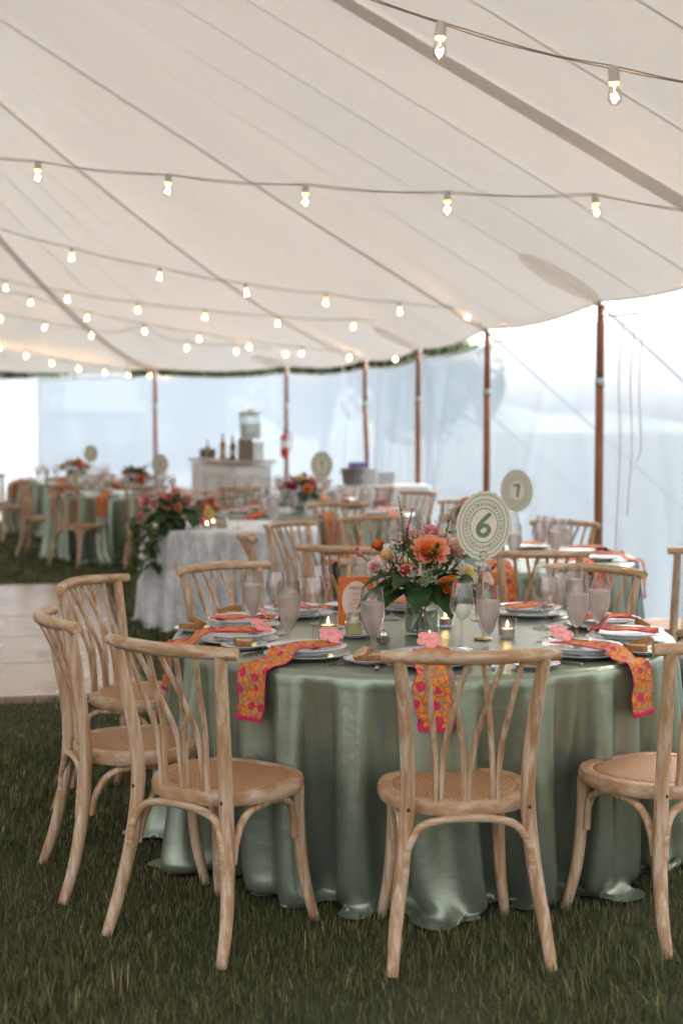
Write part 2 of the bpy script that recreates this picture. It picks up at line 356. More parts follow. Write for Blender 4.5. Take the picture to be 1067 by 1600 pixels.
# ------------------------------------------------------------------ tent
EAVE = 2.5
RP = [(3.0, .9), (2.98, 1.2), (2.95, 1.5), (2.9, 1.9), (2.7, 4.9), (2.4, 7.9), (1.99, 10.9), (1.43, 13.9), (.93, 17.2), (.33, 20.0), (-.86, 22.0), (-3.02, 22.9), (-5.9, 23.3)]
PER = RP + [(-12 - x, y) for x, y in RP[::-1]]
def per(t):                                   # the eave line: t runs pole to pole
    i = min(int(t), len(PER) - 2); f = t - i
    P = [Vector(PER[max(0, min(len(PER) - 1, i + k))]) for k in (-1, 0, 1, 2)]
    a, b, c, e = P
    return .5 * ((2 * b) + (c - a) * f + (2 * a - 5 * b + 4 * c - e) * f * f + (3 * b - a - 3 * c + e) * f ** 3)
def ridge(t):
    p = per(t); y = min(p.y - .9, 13.4)
    return Vector((-6, max(y, .9), 7.15))
EXP = [1.0, 1.0, 1.0, 1.0, 1.0, 1.0, 1.0, 1.02, 1.15, 1.3, 1.4, 1.5, 1.5]
def canopy(t, u, drop=0):
    p = per(t); r = ridge(t); tt = t if t <= 12.5 else 25 - t
    e = float(np.interp(tt, range(13), EXP)); f = t - math.floor(t)
    z = EAVE + (r.z - EAVE) * u ** e
    z -= .05 * sin(pi * f) * (1 - u) ** 4 * 1.2              # edge dips a little between poles
    z += .02 * sin(pi * f) * sin(pi * u)
    q = p.lerp(Vector((r.x, r.y)), u); return Vector((q.x, q.y, z - drop))
tent = empty('sailcloth_tent', (-6, 8, 0), label='cream sailcloth marquee roof sloping up from the eaves over all the tables', cat='tent')
def in_tent(o): o.parent = tent; o.matrix_parent_inverse = Matrix.Translation(-Vector((-6, 8, 0))); return o
US = [0, .015, .04, .08] + list(np.linspace(.13, 1, 22))
def ribbon(t, w, drop, u0=0, u1=1, n=30):
    g = G(); pts = []
    for u in np.linspace(u0, u1, n):
        a = canopy(t, u, drop); s = canopy(min(t + .02, 24.999), u, drop) - canopy(max(t - .02, 0), u, drop)
        s = s.normalized() if s.length > 1e-5 else Vector((0, 1, 0))
        s *= w / 2 * max(.25, 1 - .6 * u)
        pts.append([a - s, a, a + s])
    return g.grid(pts)
NB = len(PER) - 1
for b in range(NB):
    k = 3 if b < 13 else 1
    for j in range(k):
        t0, t1 = b + j / k, b + (j + 1) / k
        g = G(); g.grid([[canopy(t0 + (t1 - t0) * s / 4, u) for s in range(5)] for u in US])
        in_tent(g.build('canopy_panel', SAIL))
        if j and b < 13 and b > 1: in_tent(ribbon(t0, .026, .02).build('seam', SEAM))
    if 1 < b < 13:
        if b % 2: in_tent(ribbon(b, .24 if b < 7 else .15, .03).build('strap', STRAP))
        else: in_tent(ribbon(b, .026, .02).build('seam', SEAM))
# eave edge: a bound hem and, under it, the rope that carries the walls
for b in range(2, 13):
    g = G(); g.tube([canopy(b + s / 12, 0) + Vector((0, 0, -.006)) for s in range(13)], .007, 6); in_tent(g.build('eave_binding', ROPE))
for b in (6, 8, 10, 11, 12):                                 # lens-shaped patches where the cloth bears on a pole
    g = G(); pts = []; L_ = .078
    for i in range(17):
        u = .002 + L_ * i / 16; w = .30 * math.sqrt(max(0, 1 - (2 * i / 16 - 1) ** 2)) + .004
        a = canopy(b, u, .02); s = (canopy(b + .02, u) - canopy(b - .02, u)).normalized()
        pts.append([a + s * w * q for q in (-1, -.5, 0, .5, 1)])
    in_tent(g.grid(pts).build('reinforcing_patch', PATCH))

POLE_WORDS = {5: 'off beside the frame', 6: 'thick russet tent pole beside the glasses of the numbered 7 table', 7: 'russet tent pole standing just behind the number 6 sign', 8: 'thin russet tent pole between the purple box pole and the number 6 sign',
              9: 'russet tent pole rising behind the purple box', 10: 'dark tent pole with a red fire extinguisher on it', 11: 'slim tent pole at the far wall above the cream sign of the far sage table', 12: 'tent pole at the far wall in front of the white opaque sheet'}
for b in range(4, 12):
    x, y = PER[b]
    o = empty('tent_pole', (x, y, 0), label=POLE_WORDS.get(b, 'russet tent pole beside the viewer along the clear wall'), cat='pole', group='poles around the tent edge')
    if b in (4, 5): o['label'] = 'russet tent pole out along the clear wall, %s in line' % ('first' if b == 4 else 'second')
    lean = Vector((0, 0, 0)) if b != 9 else Vector((.06, -.1, 0))
    g = G(); g.tube([lean, lean * .4 + Vector((0, 0, 1.2)), (0, 0, 1.86)], [.034, .034, .034], 14); g.build('shaft', POLE, o)
    g = G(); g.tube([(0, 0, 1.9), (0, 0, EAVE - .02)], [.031, .031], 14); g.build('upper_shaft', POLE, o)
    g = G(); g.lathe([(.0, 1.85), (.0385, 1.853), (.0385, 1.91), (0, 1.913)], 14); g.build('collar', COLLAR, o)
    g = G(); g.lathe([(0, 2.46), (.05, 2.462), (.05, 2.474), (.012, 2.478), (.010, 2.56), (0, 2.565)], 14); g.build('cap_pin', COLLAR, o)

# clear walls, one sheet per bay, hung from a rope a hand below the eave
WALLW = {4: 'clear vinyl wall sheet beside the chair in the near corner', 5: 'clear vinyl wall sheet with hanging ties beyond the numbered 7 table', 6: 'hazy clear vinyl wall sheet just beside the thick russet pole, behind the number 7 sign', 7: 'clear vinyl wall sheet behind the number 6 sign, creased in the middle',
         8: 'clear vinyl wall sheet behind the white service table', 9: 'clear vinyl wall sheet beside the fire extinguisher', 10: 'clear vinyl wall sheet behind the bar', 11: 'clear vinyl wall sheet in front of the white house'}
def wall_sheet(b, f0, f1, mat, label, seed, name='wall_sheet'):
    q = random.Random(seed); g = G(); nx, nz = 44, 26; pts = []
    creases = [(q.uniform(0, 1), q.uniform(-.5, .5), q.uniform(.02, .06), q.uniform(-.026, .026)) for _ in range(7)]
    for i in range(nz + 1):
        z = 2.37 * (1 - i / nz) + .015; row = []
        for j in range(nx + 1):
            f = f0 + (f1 - f0) * j / nx; p = per(b + f); s = (per(min(b + f + .02, 24.9)) - per(b + f - .02)).normalized(); nrm = Vector((s.y, -s.x))
            off = .07
            k = j / nx; dn = 1 - z / 2.4
            for c, sl, w, a in creases: off += a * (.35 + dn) * math.exp(-((k - c - sl * dn) / w) ** 2)
            off += .004 * sin(k * 31 + seed) * dn
            sag = .05 * sin(pi * k) * (z / 2.4)
            row.append((p.x + nrm.x * off, p.y + nrm.y * off, max(.012, z - sag)))
        pts.append(row)
    o = g.grid(pts).build(name, mat); tag(o, label, 'tent wall', 'clear sheets round the tent'); return o
for b in range(4, 11): wall_sheet(b, 0, 1, VINYL, WALLW[b], b * 3 + 1)
wall_sheet(11, 0, .63, VINYL, WALLW[11], 77)
o = wall_sheet(11, .625, 1, WHITEWALL, 'opaque white wall sheet hanging at the far end beside the white house', 78); 
o = wall_sheet(12, 0, 1, WHITEWALL, 'opaque white wall sheet closing the far end past the last pole', 79)
for b in range(4, 12):
    g = G(); P = []
    for s in range(13):
        p = per(b + s / 12); P.append((p.x, p.y, 2.385 - .05 * sin(pi * s / 12)))
    g.tube(P, .009, 6); in_tent(g.build('wall_rope', ROPE))
    for s in (2, 4, 6, 8, 10):                                # the clips between rope and eave
        p = per(b + s / 12); a = canopy(b + s / 12, 0); g = G(); g.tube([(p.x, p.y, 2.385 - .05 * sin(pi * s / 12)), (a.x, a.y, a.z - .01)], .005, 5); in_tent(g.build('wall_tie', ROPE))
for k, (t, zz) in enumerate(((5.72, .9), (5.80, .62), (5.66, 1.3))):       # loose ties of the wall beside the thick pole
    p = per(t); g = G(); g.tube(spline([(p.x - .03, p.y, 2.36), (p.x - .07, p.y - .02, 1.9), (p.x - .05, p.y, 1.4), (p.x - .08, p.y - .01, zz)], 5), .0038, 6)
    tag(g.build('hanging_tie', ROPE), ['long dark cord hanging before the clear wall beside the thick pole', 'longest cord hanging to the seats before the clear wall', 'short cord hanging high before the clear wall'][k], 'cord')
# guy ropes and stakes outside, seen dimly through the wall
GUYW = {5: 'guy rope running down outside the clear wall beyond the hanging cords', 6: 'guy rope slanting down outside from the thick pole', 7: 'guy rope slanting down outside from the pole behind the number 6 sign', 8: 'guy rope slanting down outside behind the creased wall sheet'}
for b in GUYW:
    x, y = PER[b]; s = (per(b + .05) - per(b - .05)).normalized(); nrm = Vector((s.y, -s.x)); e = Vector((x, y)) + nrm * 2.6
    o = empty('guy_rope', (e.x, e.y, 0), label=GUYW[b], cat='rope', group='guy ropes outside the tent')
    g = G(); g.tube([(x - e.x, y - e.y, 2.47), (0, 0, .25)], .013, 6); g.build('rope', CABLE, o)
    g = G(); g.tube([(-.02, 0, -.1), (.05 * nrm.x, .05 * nrm.y, .42)], .022, 8); g.build('stake', COLLAR, o)

# ------------------------------------------------------------------ string lights
sg = G(); sg.lathe([(0, 0), (.012, 0), (.0165, -.004), (.0185, -.014), (.0195, -.044), (.021, -.046), (.021, -.053), (.016, -.054)], 16); SOCK_ME = sg.mesh('socket', SOCKET, True, 40)
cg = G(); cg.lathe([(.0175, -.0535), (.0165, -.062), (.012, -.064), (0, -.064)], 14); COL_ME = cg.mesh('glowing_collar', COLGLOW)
bgm = G(); bgm.lathe([(.0145, -.06), (.0165, -.068), (.0215, -.082), (.0245, -.097), (.0245, -.108), (.021, -.120), (.013, -.128), (.004, -.131), (0, -.131)], 16); BULB_ME = bgm.mesh('bulb', BULBGLASS)
fgm = G()
zz = []
for k in range(7): zz.append((.0115 * cos(k * 1.05), .0115 * sin(k * 1.05), -.094 - (.013 if k % 2 else 0)))
fgm.tube(zz, .0026, 5); fgm.tube([(0, 0, -.066), (0, 0, -.084)], .0014, 5); FIL_ME = fgm.mesh('filament', FILAMENT)
def strand(pts, label, first=0, last=None):
    """cable through the socket tops; a bulb on each point but the anchor ends"""
    o = empty('string_light', pts[first], label=label, cat='string lights', group='strands of bulbs under the roof'); org = Vector(pts[first])
    P = []
    for i in range(len(pts) - 1):
        a, b = Vector(pts[i]), Vector(pts[i + 1]); 
        for k in range(6):
            f = k / 6; q = a.lerp(b, f); q.z -= .022 * (b - a).length * sin(pi * f); P.append(q - org)
    P.append(Vector(pts[-1]) - org); 
    for dd in (-.0035, .0035):
        g = G(); g.tube([p + Vector((0, 0, dd)) + Vector((0, 1, 1)) * dd * .8 * sin(i * 1.3) for i, p in enumerate(P)], .0026, 6); g.build('cable', CABLE, o)
    for p in pts[first:last]:
        s = bpy.data.objects.new('socket', SOCK_ME); s.location = Vector(p) - org + Vector((0, 0, .004)); s.rotation_euler = (rnd.uniform(-.08, .08), rnd.uniform(-.09, .06), rnd.uniform(0, 6)); link(s, o)
        for nm, me in (('glowing_collar', COL_ME), ('bulb', BULB_ME), ('filament', FIL_ME)): link(bpy.data.objects.new(nm, me), s)
def pz(px, py, Y): return ((px - 533.5) / 2200 * Y, Y, 1.52 + (670 - py) / 2200 * Y)
strand([(-2.0, 5.2, 4.15), (-1.35, 5.15, 3.78), (-.75, 5.06, 3.45), (-.2, 4.98, 3.14), (.34, 4.9, 2.905), (.92, 4.85, 2.742), (1.5, 4.8, 2.64), (2.08, 4.75, 2.56), (2.66, 4.8, 2.5)], 'string of two large clear bulbs close overhead crossing the thick roof strap', 1, -1)
strand([(-3.4, 8.8, 3.42), (-2.58, 8.6, 3.23), (-1.785, 8.4, 3.093), (-.993, 8.2, 2.98), (-.2, 8.0, 2.89), (.58, 7.8, 2.814), (1.35, 7.6, 2.77), (2.1, 7.6, 2.66), (2.38, 7.75, 2.5)], 'string of five clear bulbs across the middle of the roof', 1, -1)
D3 = [(-20, 352, 12.1), (117, 390, 12.4), (253, 420, 12.7), (385, 445, 13), (510, 460, 13.3), (623, 474, 13.6), (729, 481, 13.8)]
strand([(-3.9, 11.9, 3.6)] + [pz(*q) for q in D3] + [(1.42, 13.88, 2.46)], 'string of softly blurred bulbs ending at the pole behind the number 6 sign', 1, -1)
strand([(-4.5, 15.2, 3.3)] + [pz(*q) for q in ((12, 440, 15.6), (110, 457, 15.8), (217, 474, 15.9), (323, 485, 16), (435, 495, 16.1), (552, 500, 16.3), (667, 499, 16.4))] + [(1.02, 16.7, 2.46)], 'string of blurred bulbs just below the one that ends behind the number 6 sign', 1, -1)
strand([(-4.8, 17.6, 3.4)] + [pz(*q) for q in ((51, 464, 17.8), (140, 488, 18), (227, 506, 18.2), (313, 520, 18.4), (391, 533, 18.7), (472, 543, 19), (546, 549, 19.2), (605, 550, 19.0))] + [(.62, 18.6, 2.46)], 'string of small blurred bulbs above the bar', 1, -1)
strand([(-5.6, 19.6, 3.3)] + [pz(*q) for q in ((4, 490, 19.8), (73, 503, 19.9), (146, 516, 20), (228, 508, 17.2), (293, 535, 20.3), (370, 540, 20.5), (447, 545, 20.7), (524, 549, 20.6), (617, 551, 18.4))] + [(.6, 18.9, 2.46)], 'string of tiny blurred bulbs second from the far wall', 1, -1)
strand([(-5.8, 21.3, 2.98)] + [pz(*q) for q in ((1, 536, 21.5), (44, 548, 21.6), (83, 559, 21.7), (125, 568, 21.9), (166, 574, 22.1), (203, 578, 22.3), (235, 579, 22.6))] + [(-3.02, 22.85, 2.46)], 'string of bulbs falling along the far eave to the slim far pole', 1, -1)
strand([(1.99, 10.86, 2.46), pz(916, 474, 11.3), pz(788, 491, 13.2), (1.46, 13.8, 2.46)], 'short string of two faint bulbs along the eave beside the thick pole', 1, -1)

# ------------------------------------------------------------------ outside
def leafy(n, rx, rz, cz, size, q):
    g = G(); cl = [(q.gauss(0, .42), q.gauss(0, .42), q.gauss(0, .42)) for _ in range(16)]
    for _ in range(n):
        c = q.choice(cl); p = Vector([c[k] + q.gauss(0, .2) for k in range(3)]); 
        if p.length > 1.05: p *= 1.05 / p.length
        p = Vector((p.x * rx, p.y * rx, cz + p.z * rz)); a = Vector((q.gauss(0, 1), q.gauss(0, 1), q.gauss(0, 1))).normalized(); b = a.orthogonal().normalized(); c2 = a.cross(b); s = size * q.uniform(.6, 1.3)
        g.add([p + b * s, p + c2 * s * .6, p - b * s, p - c2 * s * .6], [(0, 1, 2, 3)])
    return g
TREE_ME = []
for k in range(3):
    q = random.Random(40 + k); g = leafy(3600, 2.6, 2.7, 4.2, .19, q); cme = g.mesh('crown', LEAF2, False)
    g = G(); g.tube(spline([(0, 0, 0), (.06, .02, 1.2), (-.04, .1, 2.6), (.1, 0, 4.6)], 4), lin([.2, .16, .12, .04], 13), 9)
    for a in range(6): g.tube([(0, 0, 1.7 + a * .35), (1.1 * cos(a * 2.1), 1.1 * sin(a * 2.1), 2.9 + a * .45), (1.8 * cos(a * 2.1), 1.8 * sin(a * 2.1), 3.9 + a * .4)], [.08, .05, .02], 6)
    TREE_ME.append((cme, g.mesh('trunk', plain('bark%d' % k, (.10, .075, .055), .9))))
for k, (x, y, s, lab) in enumerate(((-11.5, 47, 1.0, 'leafy tree beyond the white house gable'), (-3.6, 40, 1.0, 'leafy tree outside behind the bar drink dispenser'), (-.4, 37, .95, 'leafy tree outside behind the fire extinguisher pole'), (.9, 35, .85, 'leafy tree outside behind the pole at the purple box'), (2.3, 37, .7, 'leafy tree outside between the two thin poles'),
                      (-5.2, 56, .9, 'leafy tree outside at the corner of the white house'))):
    o = empty('tree', (x, y, -.05), k * 1.7, label=lab, cat='tree', group='trees outside the tent'); o.scale = (s, s, s)
    for nm, me in zip(('crown', 'trunk'), TREE_ME[k % 3]): link(bpy.data.objects.new(nm, me), o)
g = G(); P = []
for i in range(41):
    x = -260 + 13 * i; hgt = 7 + 3.5 * sin(i * .55) + 2.5 * sin(i * 1.3 + 1); P.append([(x, 520 + 25 * sin(i * .7), -2), (x, 560, hgt * .75), (x, 640, hgt * 1.15), (x, 800, 0)])
o = g.grid(P).build('hills', LEAF); tag(o, kind='structure')
# house
HW = plain('house_clapboard', (.80, .80, .80), .6, var=.03); HR = plain('house_roof_shingle', (.24, .25, .28), .8, var=.2, scale=4); HP = plain('house_glass', (.10, .12, .15), .1)
ho = empty('white_house', (-9.4, 60, 0), R(4), label='white house with grey roof seen dimly through the far clear wall', cat='house')
g = G(); g.box((0, 0, 1.15), (7.5, 6, 2.3)); g.add([(-3.75, -3, 2.3), (-3.75, 3, 2.3), (-3.75, 0, 3.9), (3.75, -3, 2.3), (3.75, 3, 2.3), (3.75, 0, 3.9)], [(0, 2, 1), (3, 4, 5)]); g.build('wall', HW, ho, False)
rf = G(); rf.add([(-4, -3.4, 2.12), (4, -3.4, 2.12), (4, 0, 3.95), (-4, 0, 3.95), (-4, 3.4, 2.12), (4, 3.4, 2.12), (-4, -3.4, 2.24), (4, -3.4, 2.24), (4, 0, 4.07), (-4, 0, 4.07), (-4, 3.4, 2.24), (4, 3.4, 2.24)], [(6, 7, 8, 9), (9, 8, 11, 10), (0, 1, 7, 6), (4, 10, 11, 5), (0, 6, 9, 3), (1, 2, 8, 7), (3, 9, 10, 4), (2, 5, 11, 8)]); ro = rf.build('roof', HR, ho, False)
for x in (-2.6, -.7, 1.2, 2.9):
    g = G(); g.box((x, -3.02, 1.35), (.95, .06, 1.3)); w = g.build('window', HW, ho, False)
    for sx in (-.21, .21):
        for sz in (-.3, .3): g = G(); g.box((x + sx, -3.055, 1.35 + sz), (.36, .03, .52)); g.build('pane', HP, w, False)
q = random.Random(8); g = G()
for _ in range(5200):
    p = Vector((q.uniform(-8, 6), q.uniform(-.5, .5), abs(q.gauss(0, .5)) % 1.05)); a = Vector((q.gauss(0, 1), q.gauss(0, 1), q.gauss(0, 1))).normalized(); b = a.orthogonal().normalized(); c2 = a.cross(b); s = q.uniform(.08, .16)
    g.add([p + b * s, p + c2 * s * .6, p - b * s, p - c2 * s * .6], [(0, 1, 2, 3)])
o = g.build('hedge', LEAF, smooth=False, loc=(-9, 52, 0)); tag(o, 'low clipped hedge in front of the white house', 'hedge')

# ================================================================== chairs
def make_chair_meshes():
    M_ = {}
    def tb(name, pts, rad, seg=12, n=6, mat=None):
        P = spline(pts, n); g = G(); g.tube(P, lin(rad, len(P)), seg); M_[name] = g.mesh(name, mat or WOOD, True, 50)
    for s, nm in ((-1, 'pl'), (1, 'pr')):
        tb(nm, [(s * .226, -.282, .0), (s * .211, -.24, .13), (s * .187, -.207, .30), (s * .173, -.196, .46), (s * .174, -.203, .58), (s * .186, -.226, .73), (s * .204, -.2545, .882)], [.0165, .0195, .0215, .0215, .021, .020, .0185])
        tb('f' + nm, [(s * .163, .152, .43), (s * .165, .158, .29), (s * .175, .17, .14), (s * .196, .197, 0)], [.0205, .020, .0185, .0155])
        tb('b' + nm, [(s * .187, -.184, .27), (s * .184, -.165, .335), (s * .182, -.12, .395), (s * .181, -.04, .413), (s * .178, .04, .410), (s * .171, .10, .385), (s * .166, .128, .335), (s * .165, .135, .27)], [.012] * 3, 10)
    tb('rail', [(x, -.312 + .080 * (abs(x) / .245) ** 1.7, .889 + .006 * (1 - (x / .245) ** 2)) for x in (-.248, -.2, -.13, -.06, 0, .06, .13, .2, .248)], [.0185, .0195, .0205, .0205, .0205, .0195, .0185], 14, mat=WOODX)
    tb('br', [(-.183, -.222, .265), (-.176, -.217, .335), (-.14, -.206, .395), (-.07, -.203, .416), (0, -.203, .419), (.07, -.203, .416), (.14, -.206, .395), (.176, -.217, .335), (.183, -.222, .265)], [.0125] * 3, 10, mat=WOODX)
    tb('bf', [(-.162, .172, .275), (-.155, .172, .34), (-.12, .171, .395), (0, .171, .415), (.12, .171, .395), (.155, .172, .34), (.162, .172, .275)], [.0115] * 3, 10)
    k = 0
    for b, tops in ((-.082, (-.136, -.022)), (0, (-.078, .078)), (.082, (.022, .136))):
        for j, t in enumerate(tops):
            x0 = b + (-.009 if j == 0 else .009); yt = -.312 + .080 * (abs(t) / .245) ** 1.7
            tb('s%d' % k, [(x0, -.180, .452), (x0, -.186, .54), (x0 + .16 * (t - x0), -.20, .64), (x0 + .55 * (t - x0), -.235 + .3 * (yt + .26), .76), (t, yt, .884)], [.0095, .009, .0085, .008], 9, 5); k += 1
    # seat: a bent ring with a woven panel
    N = 48; out = []
    for i in range(N):
        a = 2 * pi * i / N; c, s = cos(a), sin(a); x = .226 * math.copysign(abs(c) ** .72, c); y = .005 + .205 * math.copysign(abs(s) ** .8, s)
        x *= 1 - .13 * max(0, -y / .2) ; out.append((x, y))
    g = G(); prof = [(.80, .432), (.985, .4255), (1.01, .436), (1.012, .455), (.99, .4665), (.86, .468), (.82, .4635), (.80, .455)]
    g.grid([[(x * k_, (y - .005) * k_ + .005, z) for x, y in out] for k_, z in prof + [prof[0]]], wrap=True); M_['seat'] = g.mesh('seat_frame', WOODS, True, 40)
    g = G(); g.grid([[(x * k_, (y - .005) * k_ + .005, z) for x, y in out] for k_, z in ((.825, .459), (.815, .4645), (.76, .4685), (.6, .471), (.35, .473), (.1, .474), (.001, .474))], wrap=True); M_['cane'] = g.mesh('woven_seat', CANE)
    g = G(); g.tube([(0, -.022, 0), (0, 0, 0)], .0055, 8); M_['bolt'] = g.mesh('bolt', plain('bolt_dark', (.08, .06, .05), .4, .6))
    return M_
CM = make_chair_meshes()
def chair(x, y, rz, label, group='bentwood chairs round the tables'):
    """x, y: the middle between the rear feet"""
    r = R(rz); f = Vector((-sin(r), cos(r)))
    o = empty('bentwood_chair', (x + f.x * .28, y + f.y * .28, 0), r, label=label, cat='chair', group=group)
    for nm, k in (('seat_frame', 'seat'), ('back_post', 'pl'), ('back_post', 'pr'), ('front_leg', 'fpl'), ('front_leg', 'fpr'), ('top_rail', 'rail'), ('brace', 'br'), ('brace', 'bf'), ('brace', 'bpl'), ('brace', 'bpr')):
        p = link(bpy.data.objects.new(nm, CM[k]), o)
        if k == 'seat': link(bpy.data.objects.new('woven_seat', CM['cane']), p)
        if k in ('pl', 'pr'):
            b = bpy.data.objects.new('bolt', CM['bolt']); b.location = ((-.173 if k == 'pl' else .173), -.197, .452); link(b, p)
    for k in range(6): link(bpy.data.objects.new('spindle', CM['s%d' % k]), o)
    return o
A_, B_, C_, D_, E_, G_, H_, I_ = ('facing the number 6 centrepiece with its back to the viewer', 'at the near table corner toward the dance floor', 'turned side-on before the dance floor', 'on the dance floor edge beyond the side-on chair', 'at the far corner before the crushed velvet cloth', 'hidden behind the number 6 flowers', 'at the far corner behind the two filled goblets', 'at the near table corner toward the clear wall')
for x, y, rz, lab in (
    (.366, 3.85, 5.8, 'limewashed bentwood chair ' + A_), (-.52, 4.015, -35.8, 'limewashed bentwood chair ' + B_), (-.967, 4.645, -70, 'limewashed bentwood chair ' + C_),
    (-1.05, 5.74, -114, 'limewashed bentwood chair ' + D_), (-.556, 6.38, -143, 'limewashed bentwood chair ' + E_), (.24, 6.66, 179, 'limewashed bentwood chair ' + G_),
    (1.15, 6.26, 140, 'limewashed bentwood chair ' + H_), (1.126, 4.08, 32, 'limewashed bentwood chair ' + I_),
    (1.0, 7.03, 4, 'bentwood chair at the number 7 table with a napkin hanging behind its spindles'), (-.03, 7.32, -27, 'bentwood chair of the number 7 table seen behind the orange menu'), (-.56, 8.17, -84, 'bentwood chair of the number 7 table turned side-on before the velvet table'), (-.37, 9.25, -128, 'bentwood chair of the number 7 table standing before the velvet table with long spindles'),
    (.17, 9.85, -156, 'bentwood chair on the far side of the number 7 table behind two goblets'), (1.5, 9.36, 147, 'bentwood chair on the far side of the number 7 table beside the thick pole'), (1.93, 7.34, 28, 'bentwood chair cut off by the picture edge, near the clear wall'),
    (-.02, 11.66, -2, 'blurred bentwood chair before the table of the bright mixed bouquet'), (.78, 13.78, 131, 'blurred bentwood chair on the far side of the bright mixed bouquet table'), (1.0, 12.35, 62, 'blurred bentwood chair on the clear wall side of the bright mixed bouquet table'), (-1.42, 12.35, -62, 'blurred bentwood chair behind the candles of the velvet table'),
    (-3.85, 16.9, -92, 'blurred bentwood chair side-on at the end of the far sage table'), (-3.06, 15.42, -34, 'blurred bentwood chair before the far sage table with its seat in full view'), (-2.12, 15.2, 6, 'blurred bentwood chair half hidden by the trailing flower garland'), (-3.55, 17.8, -138, 'blurred bentwood chair behind the far sage table beside an orange napkin'),
    (-1.05, 14.72, -12, 'blurred bentwood chair below the white bar front'), (.5, 15.2, 66, 'blurred bentwood chair before the white service table'), (-.35, 17.1, 165, 'blurred bentwood chair behind the table under the bar'),
    (-4.75, 19.0, -30, 'blurred bentwood chair at the table by the opaque white wall'), (-3.3, 19.1, 25, 'blurred bentwood chair behind the flowers of the far sage table'), (-5.25, 20.2, -80, 'blurred dark chair at the very end of the table by the opaque white wall')):
    chair(x, y, rz, lab)

# ================================================================== tables
TOP = .760
def sim_cloth(R0=.93, H=.757, L=.764, m=360, nr=36, steps=520, seed=3, rin=.66, dents=()):
    rng = np.random.RandomState(seed)
    rs = np.concatenate([[R0 - .04, R0 - .012], np.linspace(R0 + .006, R0 + L, nr)]); n = len(rs); th = np.linspace(0, 2 * pi, m, endpoint=False); ct, st = np.cos(th), np.sin(th)
    P = np.zeros((n, m, 3)); P[:, :, 0] = rs[:, None] * ct; P[:, :, 1] = rs[:, None] * st; P[:, :, 2] = H; rest = P.copy()
    s = np.zeros(m)
    for k in range(8, 28): s += rng.randn() * np.exp(-((k - 16) / 4.) ** 2) * np.cos(k * th + rng.rand() * 6.28)
    s /= np.abs(s).max(); hang = np.clip(rs - R0, 0, None)
    rr = np.where(hang > 0, R0 + hang * .14, rs)[:, None] + (.17 * np.clip(hang / .45, 0, 1))[:, None] * s[None]
    P[:, :, 0] = rr * ct; P[:, :, 1] = rr * st; P[:, :, 2] = H - hang[:, None] * .85
    w = np.ones((n, 1, 1)); w[:2] = 0
    dd = lambda a, b: np.linalg.norm(a - b, axis=-1, keepdims=True)
    Lr = dd(rest[1:], rest[:-1]); Lc = dd(rest, np.roll(rest, -1, 1)); Ls = dd(rest[1:], np.roll(rest, -1, 1)[:-1]); Lb = dd(rest, np.roll(rest, -2, 1)); Lb2 = dd(rest[2:], rest[:-2]); Lb3 = dd(rest, np.roll(rest, -6, 1))
    V = np.zeros_like(P); dt = 1 / 200.
    def con(A, B, wa, wb, L, k, minr=None):
        D = B - A; l = np.sqrt((D * D).sum(-1, keepdims=True)) + 1e-9
        c = (l - L) if minr is None else np.minimum(l - L * minr, 0)
        q = k * c / l / (wa + wb + 1e-9) * D; A += wa * q; B -= wb * q
    idx = np.arange(m); rmax = np.full(m, 9.)
    for ang_, lim_ in dents:                                    # chair feet and seats that press the skirt in
        dl = np.abs((th - ang_ + pi) % (2 * pi) - pi); rmax = np.minimum(rmax, np.where(dl < .055, lim_ + dl * dl * 4, 9.))
    def circ(Q, step, L, k, **kw):
        gsel = (idx // step) % 2
        for par in (0, 1):
            i = idx[gsel == par]; j = (i + step) % m; A = Q[:, i]; B = Q[:, j]; con(A, B, w, w, L[:, i], k, **kw); Q[:, i] = A; Q[:, j] = B
    for it in range(steps):
        V *= .985 if it < steps * .7 else .95; V[:, :, 2] -= 9.8 * dt * w[:, :, 0]
        Q = P + V * dt; Q[:2] = rest[:2]
        for rep in range(2):
            for o in (0, 1): con(Q[o:n - 1:2], Q[o + 1:n:2], w[o:n - 1:2], w[o + 1:n:2], Lr[o::2], 1.)
            circ(Q, 1, Lc, 1.)
        for o in (0, 1):
            S = np.roll(Q, -1, 1); A = Q[o + 1:n:2].copy(); B = S[o:n - 1:2].copy(); con(A, B, w[o + 1:n:2], w[o:n - 1:2], Ls[o::2], .1); Q[o + 1:n:2] = A; Q[o:n - 1:2] = np.roll(B, 1, 1)
        circ(Q, 2, Lb, .32); circ(Q, 6, Lb3, .1, minr=.62)
        for o in range(4): con(Q[o:n - 2:4], Q[o + 2:n:4], w[o:n - 2:4], w[o + 2:n:4], Lb2[o::4], .2)
        z = Q[:, :, 2]; r = np.sqrt(Q[:, :, 0] ** 2 + Q[:, :, 1] ** 2); lim = np.where(z < H - .02, rin, R0 * .999)
        f = np.where(r < lim, lim / np.maximum(r, 1e-6), 1.); k2 = np.arange(m); thq = ((np.arctan2(Q[:, :, 1], Q[:, :, 0]) % (2 * pi)) / (2 * pi) * m).astype(int) % m; rm = np.where(z < .43, rmax[thq], 9.); f = np.where(r > rm, 1 + (rm / np.maximum(r, 1e-6) - 1) * .5, f)
        f[:2] = 1; Q[:, :, 0] *= f; Q[:, :, 1] *= f
        gm = z < .014; gg = gm & (P[:, :, 2] < .018)
        for ax_ in (0, 1): Q[:, :, ax_] = np.where(gg, P[:, :, ax_] * .9 + Q[:, :, ax_] * .1, Q[:, :, ax_])
        Q[:, :, 2] = np.where(gm, .014, z); V = (Q - P) / dt; V[gm] = 0
        sp = np.sqrt((V * V).sum(-1, keepdims=True)); V *= np.minimum(1, 2.5 / np.maximum(sp, 1e-6)); P = Q
    return P
